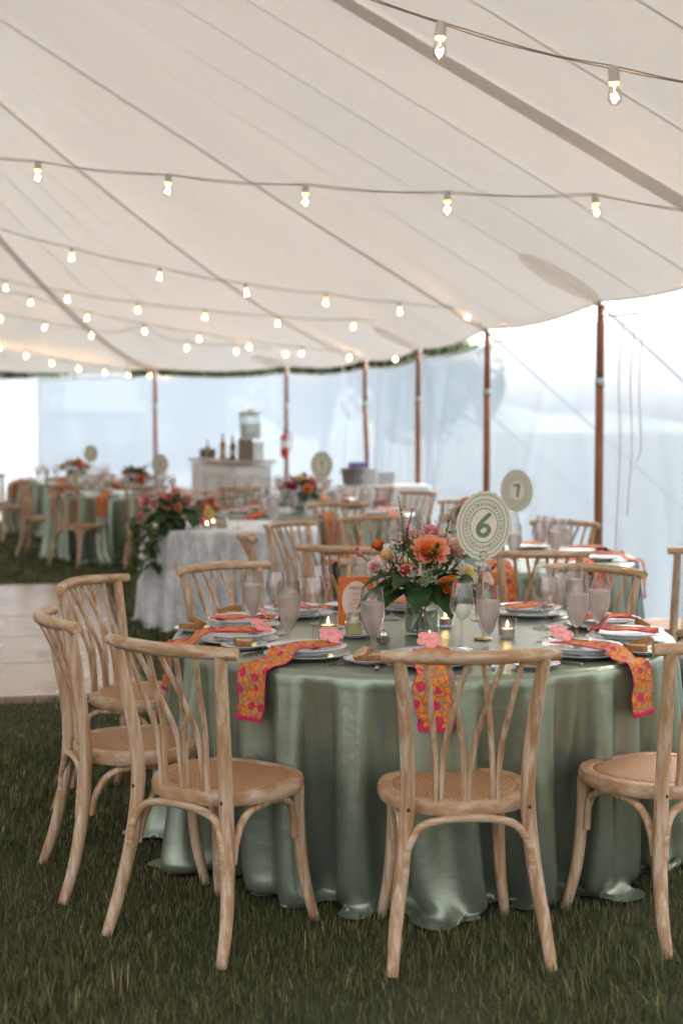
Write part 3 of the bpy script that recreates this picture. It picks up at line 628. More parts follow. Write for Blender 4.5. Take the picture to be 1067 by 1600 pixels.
def cloth_mesh(P, mat):
    n, m, _ = P.shape; g = G(); th = np.linspace(0, 2 * pi, m, endpoint=False); rows = []
    for r in (.001, .15, .35, .6, .8): rows.append([(r * cos(a), r * sin(a), .757) for a in th])
    rows += [[tuple(p) for p in row] for row in P]
    me = g.grid(rows, wrap=True).mesh('tablecloth', mat); return me
def leg_dents(tc, rot):
    out = []
    for o in bpy.data.objects:
        if o.name.startswith('bentwood_chair'):
            for sx in (-1, 1):
                m_ = Matrix.Translation(o.location) @ Matrix.Rotation(o.rotation_euler.z, 4, 'Z'); p = m_ @ Vector((sx * .18, .178, 0)); d_ = Vector((p.x, p.y)) - tc
                if d_.length < 1.2: out.append((math.atan2(d_.y, d_.x) - rot, d_.length - .035))
    return out
CLOTH = sim_cloth(dents=leg_dents(Vector((.30, 5.22)), R(20)))
SAGE_ME = cloth_mesh(CLOTH, SATIN); VELV_ME = SAGE_ME.copy(); VELV_ME.materials.clear(); VELV_ME.materials.append(VELVET)
tp = G(); tp.lathe([(0, .752), (.915, .752), (.92, .745), (.915, .722), (0, .722)], 48); TTOP_ME = tp.mesh('tabletop', plain('plywood_top', (.4, .28, .16), .6), True, 30)
tl = G()
for a in range(2): tl.tube([(.45 * (2 * a - 1), -.5, .01), (.45 * (2 * a - 1), -.45, .72)], .014, 8); tl.tube([(.45 * (2 * a - 1), .5, .01), (.45 * (2 * a - 1), .45, .72)], .014, 8)
TLEG = []
for sx in (-1, 1):
    for sy in (-1, 1):
        g = G(); g.tube([(sx * .45, sy * .5, .0), (sx * .45, sy * .45, .722)], .014, 8); TLEG.append(g.mesh('leg', COLLAR))
def table(x, y, rz, label, me=None, s=1):
    o = empty('round_table', (x, y, 0), R(rz), label=label, cat='table', group='round clothed tables'); o.scale = (s, s, 1)
    link(bpy.data.objects.new('tablecloth', me or SAGE_ME), o); link(bpy.data.objects.new('tabletop', TTOP_ME), o)
    for q in TLEG: link(bpy.data.objects.new('leg', q), o)
    return o
T6 = Vector((.30, 5.22)); T7 = Vector((.82, 8.35)); TW = Vector((-.88, 11.1)); TM = Vector((-.25, 12.9)); TL = Vector((-2.5, 16.6)); TL2 = Vector((-3.9, 20.5)); TM2 = Vector((-.7, 15.9))
table(T6.x, T6.y, 20, 'round table in a floor-length sage satin cloth under the number 6 sign')
table(T7.x, T7.y, 130, 'round table in a sage cloth under the number 7 sign')
table(TW.x, TW.y, 75, 'small round table in a crushed pale grey velvet cloth', VELV_ME, .745)
table(TM.x, TM.y, 210, 'sage clothed round table carrying the bright mixed bouquet and cream sign')
table(TL.x, TL.y, 10, 'far sage clothed round table with orange napkins beyond the dance floor')
table(TL2.x, TL2.y, 300, 'sage clothed round table closest to the opaque white wall')
table(TM2.x, TM2.y, 160, 'sage clothed round table in front of the bar')
def hem_by_angle(P):
    x, y = P[:, :, 0].ravel(), P[:, :, 1].ravel(); low = P[:, :, 2].ravel() < .05; k = ((np.arctan2(y, x) % (2 * pi)) / (2 * pi) * 360).astype(int) % 360
    h = np.full(360, .8); np.maximum.at(h, k[low], np.hypot(x, y)[low]); return np.maximum(h, (np.roll(h, 1) + np.roll(h, -1)) / 2)
HEMR = hem_by_angle(CLOTH)
make_grass([(T6.x, T6.y, R(20), 1, HEMR), (T7.x, T7.y, R(130), 1, HEMR), (TW.x, TW.y, R(75), .745, HEMR)])

# ================================================================== tableware
def lathe_me(name, prof, mat, seg=28, angle=45, sx=1): g = G(); g.lathe([(a * sx, b) for a, b in prof], seg); return g.mesh(name, mat, True, angle)
GOB = lathe_me('goblet', [(0, 0), (.036, 0), (.0375, .0022), (.030, .0048), (.012, .0085), (.0055, .014), (.0045, .030), (.0055, .046), (.010, .054), (.018, .066), (.0265, .084), (.034, .108), (.0385, .135), (.0395, .155), (.0385, .180), (.0355, .208), (.0345, .226), (.0335, .226), (.0345, .208), (.0373, .182)], GLASS, 32, sx=1.09)
GOBW = lathe_me('water', [(0, .052), (.0075, .056), (.0158, .068), (.0243, .086), (.0318, .110), (.0363, .136), (.0373, .155), (.037, .172), (.0365, .1745), (0, .1745)], WATER, 32, sx=1.09)
WIN = lathe_me('wine_glass', [(0, 0), (.038, 0), (.0395, .002), (.030, .0048), (.011, .0085), (.005, .016), (.0038, .04), (.0038, .075), (.005, .094), (.010, .103), (.022, .112), (.034, .126), (.0415, .146), (.0425, .162), (.0405, .186), (.036, .214), (.033, .232), (.0322, .232), (.035, .214), (.0395, .186), (.0415, .162)], GLASS, 32)
PLATE = lathe_me('dinner_plate', [(0, .004), (.082, .004), (.084, 0), (.088, 0), (.09, .006), (.108, .0105), (.134, .019), (.1365, .0215), (.1345, .0225), (.108, .0145), (.09, .0105), (0, .0095)], CHINA, 44, 60)
CHARG = lathe_me('under_plate', [(0, .002), (.095, .002), (.098, 0), (.104, 0), (.142, .0105), (.1455, .013), (.143, .0142), (.104, .0065), (0, .0055)], CHINA2, 44, 60)
BPLATE = lathe_me('bread_plate', [(0, .003), (.05, .003), (.052, 0), (.055, 0), (.058, .004), (.083, .0125), (.085, .0145), (.083, .0152), (.06, .008), (0, .0065)], CHINA, 36, 60)
VOT = lathe_me('votive_glass', [(0, 0), (.028, 0), (.031, .003), (.034, .068), (.0325, .0685), (.0298, .008), (0, .008)], GLASS, 24)
WAXM = lathe_me('candle', [(0, .0085), (.0285, .0085), (.0295, .03), (.0275, .0315), (.012, .0295), (0, .029)], WAX, 20)
FLAM = lathe_me('flame', [(0, .034), (.0028, .037), (.0042, .042), (.0030, .049), (.0008, .057), (0, .058)], FLAME, 10)
WICK = G().tube([(0, 0, .029), (.0006, 0, .037)], .0009, 6).mesh('wick', plain('wick', (.02, .015, .01), .9))
def thing(name, loc, label, cat, group, me, rz=0, z=TOP, tilt=0):
    o = bpy.data.objects.new(name, me); o.location = (loc[0], loc[1], z); o.rotation_euler = (tilt, 0, rz); link(o); return tag(o, label, cat, group)
def goblet(x, y, label, group, full=True):
    o = thing('goblet', (x, y), label, 'goblet', group, GOB, rnd.uniform(0, 6))
    if full: link(bpy.data.objects.new('water', GOBW), o)
def wine(x, y, label, group): thing('wine_glass', (x, y), label, 'wine glass', group, WIN, rnd.uniform(0, 6))
def votive(x, y, label, group='votive candles'):
    o = empty('votive_candle', (x, y, TOP), label=label, cat='candle', group=group)
    link(bpy.data.objects.new('votive_glass', VOT), o); c = link(bpy.data.objects.new('candle', WAXM), o)
    link(bpy.data.objects.new('wick', WICK), c); link(bpy.data.objects.new('flame', FLAM), c)
g6 = 'goblets on the number 6 table'; w6 = 'wine glasses on the number 6 table'
for x, y, lab in ((-.336, 5.28, 'goblet of iced water standing between the two dance floor place settings'), (-.185, 4.93, 'tall goblet of still water behind the draped napkin of the near corner plate'), (.105, 4.745, 'water goblet standing before the jar of green dressing'), (.499, 4.79, 'water goblet standing before the base of the number 6 sign'),
                  (.838, 4.985, 'front one of two full goblets side by side near the clear wall'), (.935, 5.10, 'back one of two full goblets side by side near the clear wall'), (.90, 5.47, 'goblet half hidden behind the empty wine glasses near the far corner chair'), (.085, 5.93, 'goblet showing only its rim behind the drooping dark leaf')): goblet(x, y, lab, g6)
for x, y, lab in ((-.24, 5.2, 'empty wine glass just behind the iced water goblet'), (-.10, 5.01, 'empty wine glass half hidden behind the tall goblet of still water'), (-.085, 5.45, 'empty wine glass standing alone before the chair beside the menu'), (.414, 4.83, 'empty wine glass before the vase beside the number 6 sign goblet'), (.738, 5.03, 'empty wine glass in front of its twin by the two full goblets'),
                  (.77, 5.36, 'empty wine glass behind its twin by the two full goblets'), (.80, 5.16, 'empty wine glass directly behind the front full goblet'), (.555, 5.6, 'empty wine glass behind the gold wire of the number 6 sign'), (.20, 5.62, 'empty wine glass whose foot shows behind the vase')): wine(x, y, lab, w6)
for x, y, lab in ((-.05, 5.215, 'lit votive candle beside the orange menu'), (.307, 4.88, 'lit votive candle in front of the flower vase'), (.606, 5.12, 'lit votive candle between the water goblet and the empty twin wine glasses'), (.40, 5.4, 'lit votive candle half hidden behind the flower vase')): votive(x, y, lab)

def ribbon_napkin(name, inner, edge, ang, hang, label, group, w=.125, plate_r=.69, table_c=T6, skew=0, seed=0):
    """a folded strip lying over the plate, then over the table edge"""
    q = random.Random(seed); rad = Vector((cos(ang), sin(ang))); tan = Vector((-rad.y, rad.x))
    prof = [(inner, .0405), (inner + .05, .0405), (plate_r + .10, .041), (plate_r + .135, .039), (plate_r + .16, .022), (max(plate_r + .185, .885), .010), (.925, .008), (.943, .001), (.952, -.02), (.955, -.06), (.958, -.11), (.961, -hang * .8), (.963, -hang)] if hang else \
           [(inner, .0425), (inner + .04, .0415), (inner + .09, .0405), (inner + .16, .0415), (plate_r + .115, .0395)]
    P = spline([(a, 0, b) for a, b in prof], 4); n = len(P); mcols = 13; s = 0; rows = []; uvs = []
    for i, p in enumerate(P):
        if i: s += (P[i] - P[i - 1]).length
        k = s; row = []; ur = []
        for j in range(mcols):
            a = j / (mcols - 1) * 2 - 1; f = i / (n - 1)
            dn = .0035 * sin(a * 3 + i * .25 + seed) + .002 * sin(i * .8 + a * 2)
            sh = skew * (1 - f) + .006 * sin(i * .3 + seed)
            wid = w / 2 * (1 + .04 * sin(i * .21 + seed))
            zz_ = p.z; rr = p.x
            if hang and i == n - 1: zz_ -= .006 * abs(sin(a * pi * 3.0))
            down = max(0, min(1, -p.z / .05))
            c = table_c + rad * (rr + dn * down + .006 * down) + tan * (a * wid + sh)
            row.append((c.x, c.y, TOP + zz_ + dn * (1 - down))); ur.append((a * w / 2 + seed * .37, s + seed * .21))
        rows.append(row); uvs.append(ur)
    def sheet(rws, uv, mat, nm, parent):
        g = G(); m = len(rws[0]); N_ = len(rws)
        lo = [[Vector(v_) for v_ in r] for r in rws]
        # two leaves of cloth, 3 mm apart, sewn round the edge
        nr_ = []
        for i in range(N_):
            for j in range(m):
                du = lo[min(i + 1, N_ - 1)][j] - lo[max(i - 1, 0)][j]; dv = lo[i][min(j + 1, m - 1)] - lo[i][max(j - 1, 0)]; nn = du.cross(dv); nn.normalize(); nr_.append(nn)
        top = [v_ for r in lo for v_ in r]; bot = [v_ - nn * .0032 for v_, nn in zip(top, nr_)]
        F = [(i * m + j, i * m + j + 1, (i + 1) * m + j + 1, (i + 1) * m + j) for i in range(N_ - 1) for j in range(m - 1)]; K = len(top)
        B = [tuple(k_ + K for k_ in f_[::-1]) for f_ in F]
        ring = [(0, j) for j in range(m)] + [(i, m - 1) for i in range(1, N_)] + [(N_ - 1, j) for j in range(m - 2, -1, -1)] + [(i, 0) for i in range(N_ - 2, 0, -1)]
        ring = [i * m + j for i, j in ring]; S = [(ring[k_], ring[(k_ + 1) % len(ring)], ring[(k_ + 1) % len(ring)] + K, ring[k_] + K) for k_ in range(len(ring))]
        g.add(top + bot, F + B + S); o = g.build(nm, mat, parent); fl = [x_ for r in uv for x_ in r] * 2
        uvl = o.data.uv_layers.new(name='UVMap')
        for lp in o.data.loops: uvl.data[lp.index].uv = fl[lp.vertex_index]
        return o
    o = sheet(rows, uvs, NAPKIN, name, None); tag(o, label, 'napkin', group)
    # the scalloped magenta border
    if hang:
        g = G(); e = rows[-1]; pts = [[], [], []]
        for j in range(37):
            x_ = j / 36 * (mcols - 1); i0 = min(int(x_), mcols - 2); f = x_ - i0; p = Vector(e[i0]).lerp(Vector(e[i0 + 1]), f); sc_ = .004 + .006 * abs(sin(j / 36 * pi * 5))
            out_ = Vector((rad.x, rad.y, 0)) * .0025
            pts[0].append(p + Vector((0, 0, .007)) + out_); pts[1].append(p + out_ * 1.2); pts[2].append(p + Vector((0, 0, -sc_)) + out_ * .6)
        g.grid(pts); g.grid([[p - Vector((rad.x, rad.y, 0)) * .005 for p in r][::-1] for r in pts]); g.build('scalloped_hem', HEM, o, False)
    for sd in (0, mcols - 1):
        g = G(); pp = []; 
        for i in range(n - (1 if hang else 0)):
            p = Vector(rows[i][sd]); sg_ = -1 if sd == 0 else 1; wv = .0012 + .0028 * abs(sin(i * .62)); pp.append([p + Vector((0, 0, .0016)), p + Vector((tan.x, tan.y, 0)) * sg_ * wv + Vector((0, 0, -.001))])
        g.grid(pp); g.build('edge_border', HEM, o, False)
    return o
def flower_card_mesh():
    g = G(); N = 60; out = []
    for i in range(N):
        a = 2 * pi * i / N; r = .030 + .0135 * abs(cos(2.5 * a)) ** .6; out.append((r * cos(a), r * sin(a)))
    prof = [(.001, 0), (1, 0), (1.02, .0015), (1, .0032), (.001, .0034)]
    g.grid([[(x * k, y * k, z) for x, y in out] for k, z in prof], wrap=True); return g.mesh('flower_card', CARD, True, 40), out
FC, FCO = flower_card_mesh()
fl_ = G(); fl_.tube([(x * .8, y * .8, .0036) for x, y in FCO] + [(FCO[0][0] * .8, FCO[0][1] * .8, .0036)], .0007, 4)
for k in range(3): fl_.tube([(-.014, .007 - k * .007, .0037), (-.006, .010 - k * .007, .0037), (.002, .006 - k * .007, .0037), (.013, .009 - k * .007, .0037)], .0006, 4)
FCL = fl_.mesh('card_drawing', CARDLINE)
def fork_mesh(knife=False):
    g = G()
    if knife:
        g.grid([[(-w, y, z), (w, y, z), (w, y, z + h), (-w, y, z + h)] for y, w, z, h in ((-.11, .004, 0, .003), (-.105, .006, 0, .005), (-.02, .0045, 0, .004), (0, .0045, 0, .003), (.01, .009, 0, .002), (.08, .009, 0, .0015), (.105, .003, 0, .001))], wrap=True)
    else:
        g.grid([[(-w, y, z), (w, y, z), (w, y, z + .0022), (-w, y, z + .0022)] for y, w, z in ((-.1, .003, .002), (-.095, .0065, .001), (-.05, .0045, 0), (.0, .003, .004), (.03, .005, .006), (.045, .011, .004), (.058, .012, .002))], wrap=True)
        for k in range(4):
            x = -.0097 + k * .0065; g.grid([[(x - .0016, y, z), (x + .0016, y, z), (x + .0016, y, z + .0018), (x - .0016, y, z + .0018)] for y, z in ((.055, .002), (.075, .003), (.098, .008))], wrap=True)
    return g.mesh('knife' if knife else 'fork', STEEL, True, 35)
FORK, KNIFE = fork_mesh(), fork_mesh(True)
def bread_mesh(seed):
    q = random.Random(seed); g = G(); N = 18; o = []
    for i in range(N):
        a = 2 * pi * i / N; r = .036 * (1 + .12 * q.uniform(-1, 1)); o.append((r * cos(a) * 1.25, r * sin(a) * .8 + .006 * abs(cos(a))))
    g.grid([[(x * k, y * k, z + q.uniform(-.0012, .0012)) for x, y in o] for k, z in ((.01, 0), (.5, 0), (.92, .0), (.96, .004), (.96, .018), (.9, .022), (.5, .0225), (.01, .0235))], wrap=True)
    crumb = g.mesh('bread_slice', BREAD)
    g = G(); g.grid([[(x * k, y * k, z) for x, y in o] for k, z in ((.965, .001), (1.02, .004), (1.03, .012), (1.02, .019), (.955, .0215))], wrap=True); crust = g.mesh('crust', CRUST)
    return crumb, crust
BR = [bread_mesh(k) for k in range(3)]
bt = G(); bt.grid([[((.011 * cos(a) * k) * (1 + .2 * sin(3 * a)), .011 * sin(a) * k, z) for a in [2 * pi * i / 14 for i in range(14)]] for k, z in ((1, 0), (1.1, .004), (.9, .009), (.5, .0125), (.05, .0135))], wrap=True); BUT = bt.mesh('butter_curl', BUTTER)
def bread_plate(x, y, rz, where, k, thick=2):
    thing('bread_plate', (x, y), 'small white bread plate ' + where, 'plate', 'bread plates on the number 6 table', BPLATE, rz)
    for i in range(thick):
        c, cr = BR[(k + i) % 3]; a = rz + i * 1.1
        o = bpy.data.objects.new('bread_slice', c); o.location = (x + (.022 * cos(a) if thick > 1 else 0) * (1 if i else -1), y + .02 * sin(a) * (1 if i else -1), TOP + .0085 + i * .010); o.rotation_euler = (.12 * (1 if i else -.3) + (.35 if i else 0), .18 if i else .0, a + k); link(o)
        tag(o, ('brown crusty bread slice lying flat ' if not i else 'bread slice leaning on another ') + where, 'bread', 'bread on the number 6 table'); link(bpy.data.objects.new('crust', cr), o)
    o = bpy.data.objects.new('butter_curl', BUT); o.location = (x + .048 * cos(rz - 1), y + .048 * sin(rz - 1), TOP + .011); link(o); tag(o, 'curl of butter on the plate ' + where, 'butter', 'butter on the number 6 table')

SEATS = (  # angle, plate radius, napkin hang, card, what singles the seat out
    (-91, .69, .152, (.0, .5), 'before the chair with its back to the viewer'), (-128, .675, .16, (.55, -.35), 'at the near corner toward the dance floor'), (-163, .70, .15, (.5, .2), 'before the side-on chair'),
    (166, .70, 0, None, 'before the chair on the dance floor edge'), (134, .69, 0, None, 'before the far corner chair by the velvet table'), (92, .69, 0, None, 'hidden behind the centrepiece'),
    (48, .69, 0, None, 'at the far corner by the filled goblets'), (13, .73, 0, None, 'beyond the bread on the clear wall side'), (-14, .745, 0, (.2, .2), 'with an upright card on the clear wall side'), (-45, .72, .16, (.1, .6), 'at the near corner toward the clear wall'))
for k, (an, pr, hang, card, where) in enumerate(SEATS):
    a = R(an); rad = Vector((cos(a), sin(a))); tan = Vector((-rad.y, rad.x)); c = T6 + rad * pr
    thing('under_plate', c, 'pale grey under plate ' + where, 'plate', 'under plates on the number 6 table', CHARG)
    thing('dinner_plate', c, 'white dinner plate ' + where, 'plate', 'dinner plates on the number 6 table', PLATE, z=TOP + .0145)
    ang_off = (0, .07, .1, .35, .3, .1, -.3, .25, .2, -.02)[k]
    ribbon_napkin('napkin', pr - (.08 if hang else .13), .95, a, hang, 'orange napkin printed with pink flowers ' + where, 'folded napkins on the number 6 table', w=(.112 if hang else .10), plate_r=pr, skew=(.0, .02, .0, .03, -.02, .02, .03, -.02, .0, -.015)[k], seed=k + 1)
    if card is not None or k in (3, 7):
        cc = c - rad * .085 + tan * (.0 if k != 1 else .035)
        o = empty('place_card', (cc.x, cc.y, TOP + .052), a + 1.2 * k, label='pink flower-shaped place card ' + where, cat='place card', group='place cards on the number 6 table')
        o.rotation_euler = (R(24) * sin(k * 2.2 + .5), R(-20) , a) if k not in (8, 3) else (R(10), R(-52), a)
        if k in (0, 1, 9): o.rotation_euler = (R(30), R(8), R((-10, 5, 0, 0, 0, 0, 0, 0, 0, 12)[k])); o.location.z += .012
        link(bpy.data.objects.new('flower_card', FC), o); link(bpy.data.objects.new('card_drawing', FCL), o)
    for nm, me, off, dr in (('fork', FORK, -.175, .02), ('knife', KNIFE, .172, .02), ('fork', FORK, -.2, .0)):
        p = T6 + rad * (pr + dr) + tan * -off
        lab = {('fork', -.175): 'silver dinner fork beside the plate ', ('knife', .172): 'silver knife beside the plate ', ('fork', -.2): 'silver salad fork outside the dinner fork '}[(nm, off)]
        o = thing(nm, p, lab + where, nm, 'cutlery on the number 6 table', me, a + pi / 2 + rnd.uniform(-.05, .05), TOP + .001)
for x, y, rz, wh, k, th in ((-.545, 5.28, .4, 'on the dance floor side, stacked with two slices', 0, 2), (-.43, 5.62, 1.2, 'near the velvet table', 1, 2), (-.335, 4.86, .2, 'half hidden behind the near corner chair rail', 2, 1), (.09, 4.56, 2.6, 'between the two near place settings', 1, 2), (.615, 4.475, .5, 'behind the spindles of the chair facing the centrepiece', 0, 1), (1.02, 4.75, .3, 'beside the knife on the clear wall side', 2, 2), (1.12, 5.24, .2, 'farther back on the clear wall side', 0, 2), (.02, 5.98, .9, 'beyond the orange menu', 1, 1)): bread_plate(x, y, rz, wh, k, th)

# menu, dressing jar, pepper pot
mo = empty('menu_card', (.055, 5.36, TOP), R(3), label='orange framed menu card standing upright behind the dressing jar', cat='menu')
MENUO = plain('menu_orange', (.80, .20, .03), .6, var=.06, scale=80); MENUP = plain('menu_paper', (.82, .64, .55), .8, var=.03); MENUI = plain('menu_ink', (.55, .09, .03), .8)
g = G(); g.box((0, 0, .10), (.135, .006, .19)); g.build('board', MENUO, mo, False)
g = G(); g.box((0, .004, .0045), (.142, .045, .009)); g.build('stand', WHITE, mo, False)
g = G(); pts = [(.053 * cos(t_ * 2 * pi / 48), -.0042, .104 + .075 * sin(t_ * 2 * pi / 48)) for t_ in range(48)]; g.add(pts + [(x, -.003, z) for x, y, z in pts], [tuple(range(48))] + [(i, (i + 1) % 48, 48 + (i + 1) % 48, 48 + i) for i in range(48)]); g.build('oval_paper', MENUP, mo, False)
g = G()
for e in (.006, .013):
    x0, x1, z0, z1 = -.0675 + e, .0675 - e, .005 + e, .195 - e; g.tube([(x0, -.0034, z0), (x1, -.0034, z0), (x1, -.0034, z1), (x0, -.0034, z1), (x0, -.0034, z0)], .0009, 4)
for k in range(4):
    for q in range(5): sx, sz = (-1, 1)[k % 2], (-1, 1)[k // 2]; g.tube([(sx * (.050 - q * .006), -.0034, .10 + sz * (.078)), (sx * (.050 - q * .006) + .003, -.0034, .10 + sz * (.070 - q * .002))], .0008, 4)
g.build('border_lines', MENUI, mo, False)
def text(txt, size, loc, parent, mat, name):
    cu = bpy.data.curves.new(name, 'FONT'); cu.body = txt; cu.size = size; cu.align_x = 'CENTER'; cu.extrude = .0003
    t_ = bpy.data.objects.new(name, cu); me = bpy.data.meshes.new_from_object(t_); me.materials.clear(); me.materials.append(mat)
    bpy.data.objects.remove(t_); o = bpy.data.objects.new(name, me); o.location = loc; o.rotation_euler = (R(90), 0, 0); link(o, parent); return o
text('MENU', .0185, (0, -.0048, .146), mo, MENUI, 'heading'); text('SALAD', .0095, (0, -.0048, .128), mo, MENUI, 'heading'); text('MAINS', .0095, (0, -.0048, .104), mo, MENUI, 'heading')
g = G()
for z, ww in ((.122, .062), (.098, .04), (.093, .06), (.088, .07), (.078, .05), (.073, .056), (.060, .04)): g.tube([(-ww / 2, -.0047, z), (ww / 2, -.0047, z)], .0008, 4)
g.build('small_print', plain('menu_small_ink', (.52, .30, .24), .8), mo, False)
thing('saucer', (.05, 5.14), 'small white saucer under the dressing jar', 'saucer', None, BPLATE)
jo = empty('dressing_jar', (.045, 5.14, TOP + .008), label='small glass jar of pale green dressing on a saucer', cat='jar')
g = G(); g.lathe([(0, 0), (.030, 0), (.032, .003), (.032, .048), (.0265, .062), (.0265, .078), (.0255, .078), (.0255, .062), (.031, .048)], 24); g.build('jar_glass', VASEGLASS, jo)
g = G(); g.lathe([(0, .003), (.0305, .003), (.0305, .046), (0, .046)], 24); g.build('dressing', plain('green_dressing', (.50, .46, .16), .35), jo, True, 40)
po = empty('pepper_shaker', (.148, 4.97, TOP), R(20), label='little square glass pepper shaker with a steel cap', cat='shaker')
g = G(); g.grid([[(sx * k, sy * k, z) for sx, sy in ((-1, -1), (1, -1), (1, 1), (-1, 1))] for k, z in ((.001, 0), (.017, 0), (.0195, .003), (.0195, .022), (.014, .027))], wrap=True); g.build('glass_body', VASEGLASS, po, False)
g = G(); g.grid([[(sx * k, sy * k, z) for sx, sy in ((-1, -1), (1, -1), (1, 1), (-1, 1))] for k, z in ((.001, .002), (.0165, .002), (.0165, .019), (.001, .019))], wrap=True); g.build('pepper', plain('ground_pepper', (.16, .11, .08), .9, var=.6, scale=900), po, False)
g = G(); g.lathe([(.0165, .026), (.0165, .031), (.013, .041), (.005, .047), (0, .048)], 16); g.build('cap', STEEL, po)

# ================================================================== number signs
def sign(x, y, zc, number, label, rz=0, base=True, s=1, z0=TOP, tilt=0):
    o = empty('table_number', (x, y, z0), R(rz), label=label, cat='table number', group='table number signs'); o.scale = (s, s, s)
    H_ = zc; a_, b_ = .098, .124; N = 168; hd = empty('tmp'); bpy.data.objects.remove(hd)
    rot = Matrix.Rotation(R(tilt), 3, 'Y')
    def el(t_, k, am=0, lob=22): r = 1 + am * (abs(sin(lob / 2 * t_)) - .5); v_ = rot @ Vector((a_ * k * r * cos(t_), 0, b_ * k * r * sin(t_))); return v_ + Vector((0, 0, H_))
    out = [el(2 * pi * i / N, 1, .035) for i in range(N)]
    g = G(); F_ = [p + Vector((0, -.002, 0)) for p in out]; K_ = [p + Vector((0, .0015, 0)) for p in out]
    g.add(F_ + K_, [tuple(range(N))[::-1], tuple(range(N, 2 * N))] + [(i, (i + 1) % N, N + (i + 1) % N, N + i) for i in range(N)]); cd = g.build('card', SIGNC, o, False)
    g = G(); pts = [el(2 * pi * i / 64, .50) + Vector((0, -.0025, 0)) for i in range(64)]; g.add(pts, [tuple(range(64))[::-1]]); g.build('inner_oval', SIGNC2, cd, False)
    def ring(k, am, w, nm='printed_ring', lob=22):
        g = G(); g.grid([[el(2 * pi * i / N, k + e, am, lob) + Vector((0, -.0032, 0)) for i in range(N)] for e in (-w, w)], wrap=True); g.build(nm, SIGNLINE, cd, False)
    ring(.90, .035, .0085); ring(.755, .035, .0085); ring(.50, 0, .0105, lob=2)
    g = G()
    for i in range(36):                                       # printed wreath of leaves and little blossoms
        t_ = 2 * pi * (i + .5) / 36; c = el(t_, .635) + Vector((0, -.0032, 0)); c2 = el(t_ + .085, .635) + Vector((0, -.0032, 0)); tn = (c2 - c).normalized(); ou = rot @ Vector((cos(t_), 0, sin(t_)))
        if i % 6 == 0:
            for q in range(6): aa = q * pi / 3; p0 = c + (tn * cos(aa) + ou * sin(aa)) * .0045; g.tube([c + (tn * cos(aa + u) + ou * sin(aa + u)) * (.0045 + .0022 * sin(u / 1.05 * pi)) for u in (0, .26, .52, .79, 1.05)], .0006, 3)
        else:
            g.tube([c, c2], .0005, 3)
            for sgn in (-1, 1): g.tube([c, c + (tn * .6 + ou * sgn * .8) * .0045, c + (tn * 1.0 + ou * sgn * 1.0) * .0065], [.0005, .0012, .0003], 4)
    g.build('printed_wreath', SIGNLINE, cd, False)
    strokes = {'6': [[(.014, .037), (.002, .024), (-.012, .004), (-.017, -.014), (-.010, -.029), (.004, -.032), (.016, -.022), (.017, -.008), (.006, .001), (-.008, -.004), (-.015, -.014)]],
               '7': [[(-.014, .027), (.002, .029), (.014, .027), (.010, .012), (.004, -.008), (.000, -.03)]], '1': [[(-.005, .022), (.003, .03), (.003, -.03)]], '2': [[(-.013, .018), (-.004, .03), (.010, .026), (.011, .012), (-.003, -.010), (-.015, -.027), (.014, -.027)]]}.get(number, [])
    for st in strokes:
        P = spline([rot @ Vector((x_ * 1.12, -.003, z_ * 1.12)) + Vector((0, 0, H_)) for x_, z_ in st], 5); g = G(); n_ = len(P); rows = [[], []]
        caps = .0082
        for i, p in enumerate(P):
            d_ = (P[min(i + 1, n_ - 1)] - P[max(i - 1, 0)]).normalized(); nn = d_.cross(Vector((0, 1, 0))); w = caps * (.85 + .15 * sin(pi * i / (n_ - 1)))
            rows[0].append(p - nn * w - Vector((0, .0003 + i * 4e-6, 0))); rows[1].append(p + nn * w - Vector((0, .0003 + i * 4e-6, 0)))
        g.grid(rows)
        for e, i in ((P[0], 0), (P[-1], n_)):
            g.add([e + Vector((cos(k) * caps * .85, -.0006 - i * 4e-6, sin(k) * caps * .85)) for k in [2 * pi * q / 14 for q in range(14)]], [tuple(range(14))])
        g.build('printed_number', SIGNNUM, cd, False)
    if base:
        zr = H_ - b_ * .96
        st = G(); st.tube([(0, .004, .004), (0, .004, zr - .004)], .0016, 8); sto = st.build('wire_stand', GOLD, o)
        g = G(); g.tube([(.0145 * cos(t_), -.006, zr + .010 + .0145 * sin(t_)) for t_ in [2 * pi * i / 24 - pi / 2 for i in range(25)]], .0013, 6); g.tube([(.0145 * cos(t_), .005, zr + .010 + .0145 * sin(t_)) for t_ in [2 * pi * i / 24 - pi / 2 for i in range(25)]], .0013, 6); g.build('wire_ring', GOLD, o)
        g = G(); g.lathe([(0, 0), (.034, 0), (.036, .002), (.034, .004), (.006, .006), (0, .006)], 28); g.build('base', GOLD, o)
    return o
sign(.512, 5.07, .412, '6', 'cream scalloped oval sign with a green number 6 on a gold wire', 4, tilt=7)
sign(1.02, 8.2, .40, '7', 'cream scalloped oval sign with a green number 7 behind the first sign', 12, tilt=-5)
sign(-.18, 12.85, .42, '1', 'blurred cream oval sign beside the bright mixed bouquet', 3, s=1.02)
sign(-2.15, 16.7, .34, '2', 'blurred cream oval sign at the far sage table before the slim pole', 5)
sign(-3.66, 20.6, .40, '', 'blurred cream oval sign beside the orange bouquet near the opaque white wall', 5)

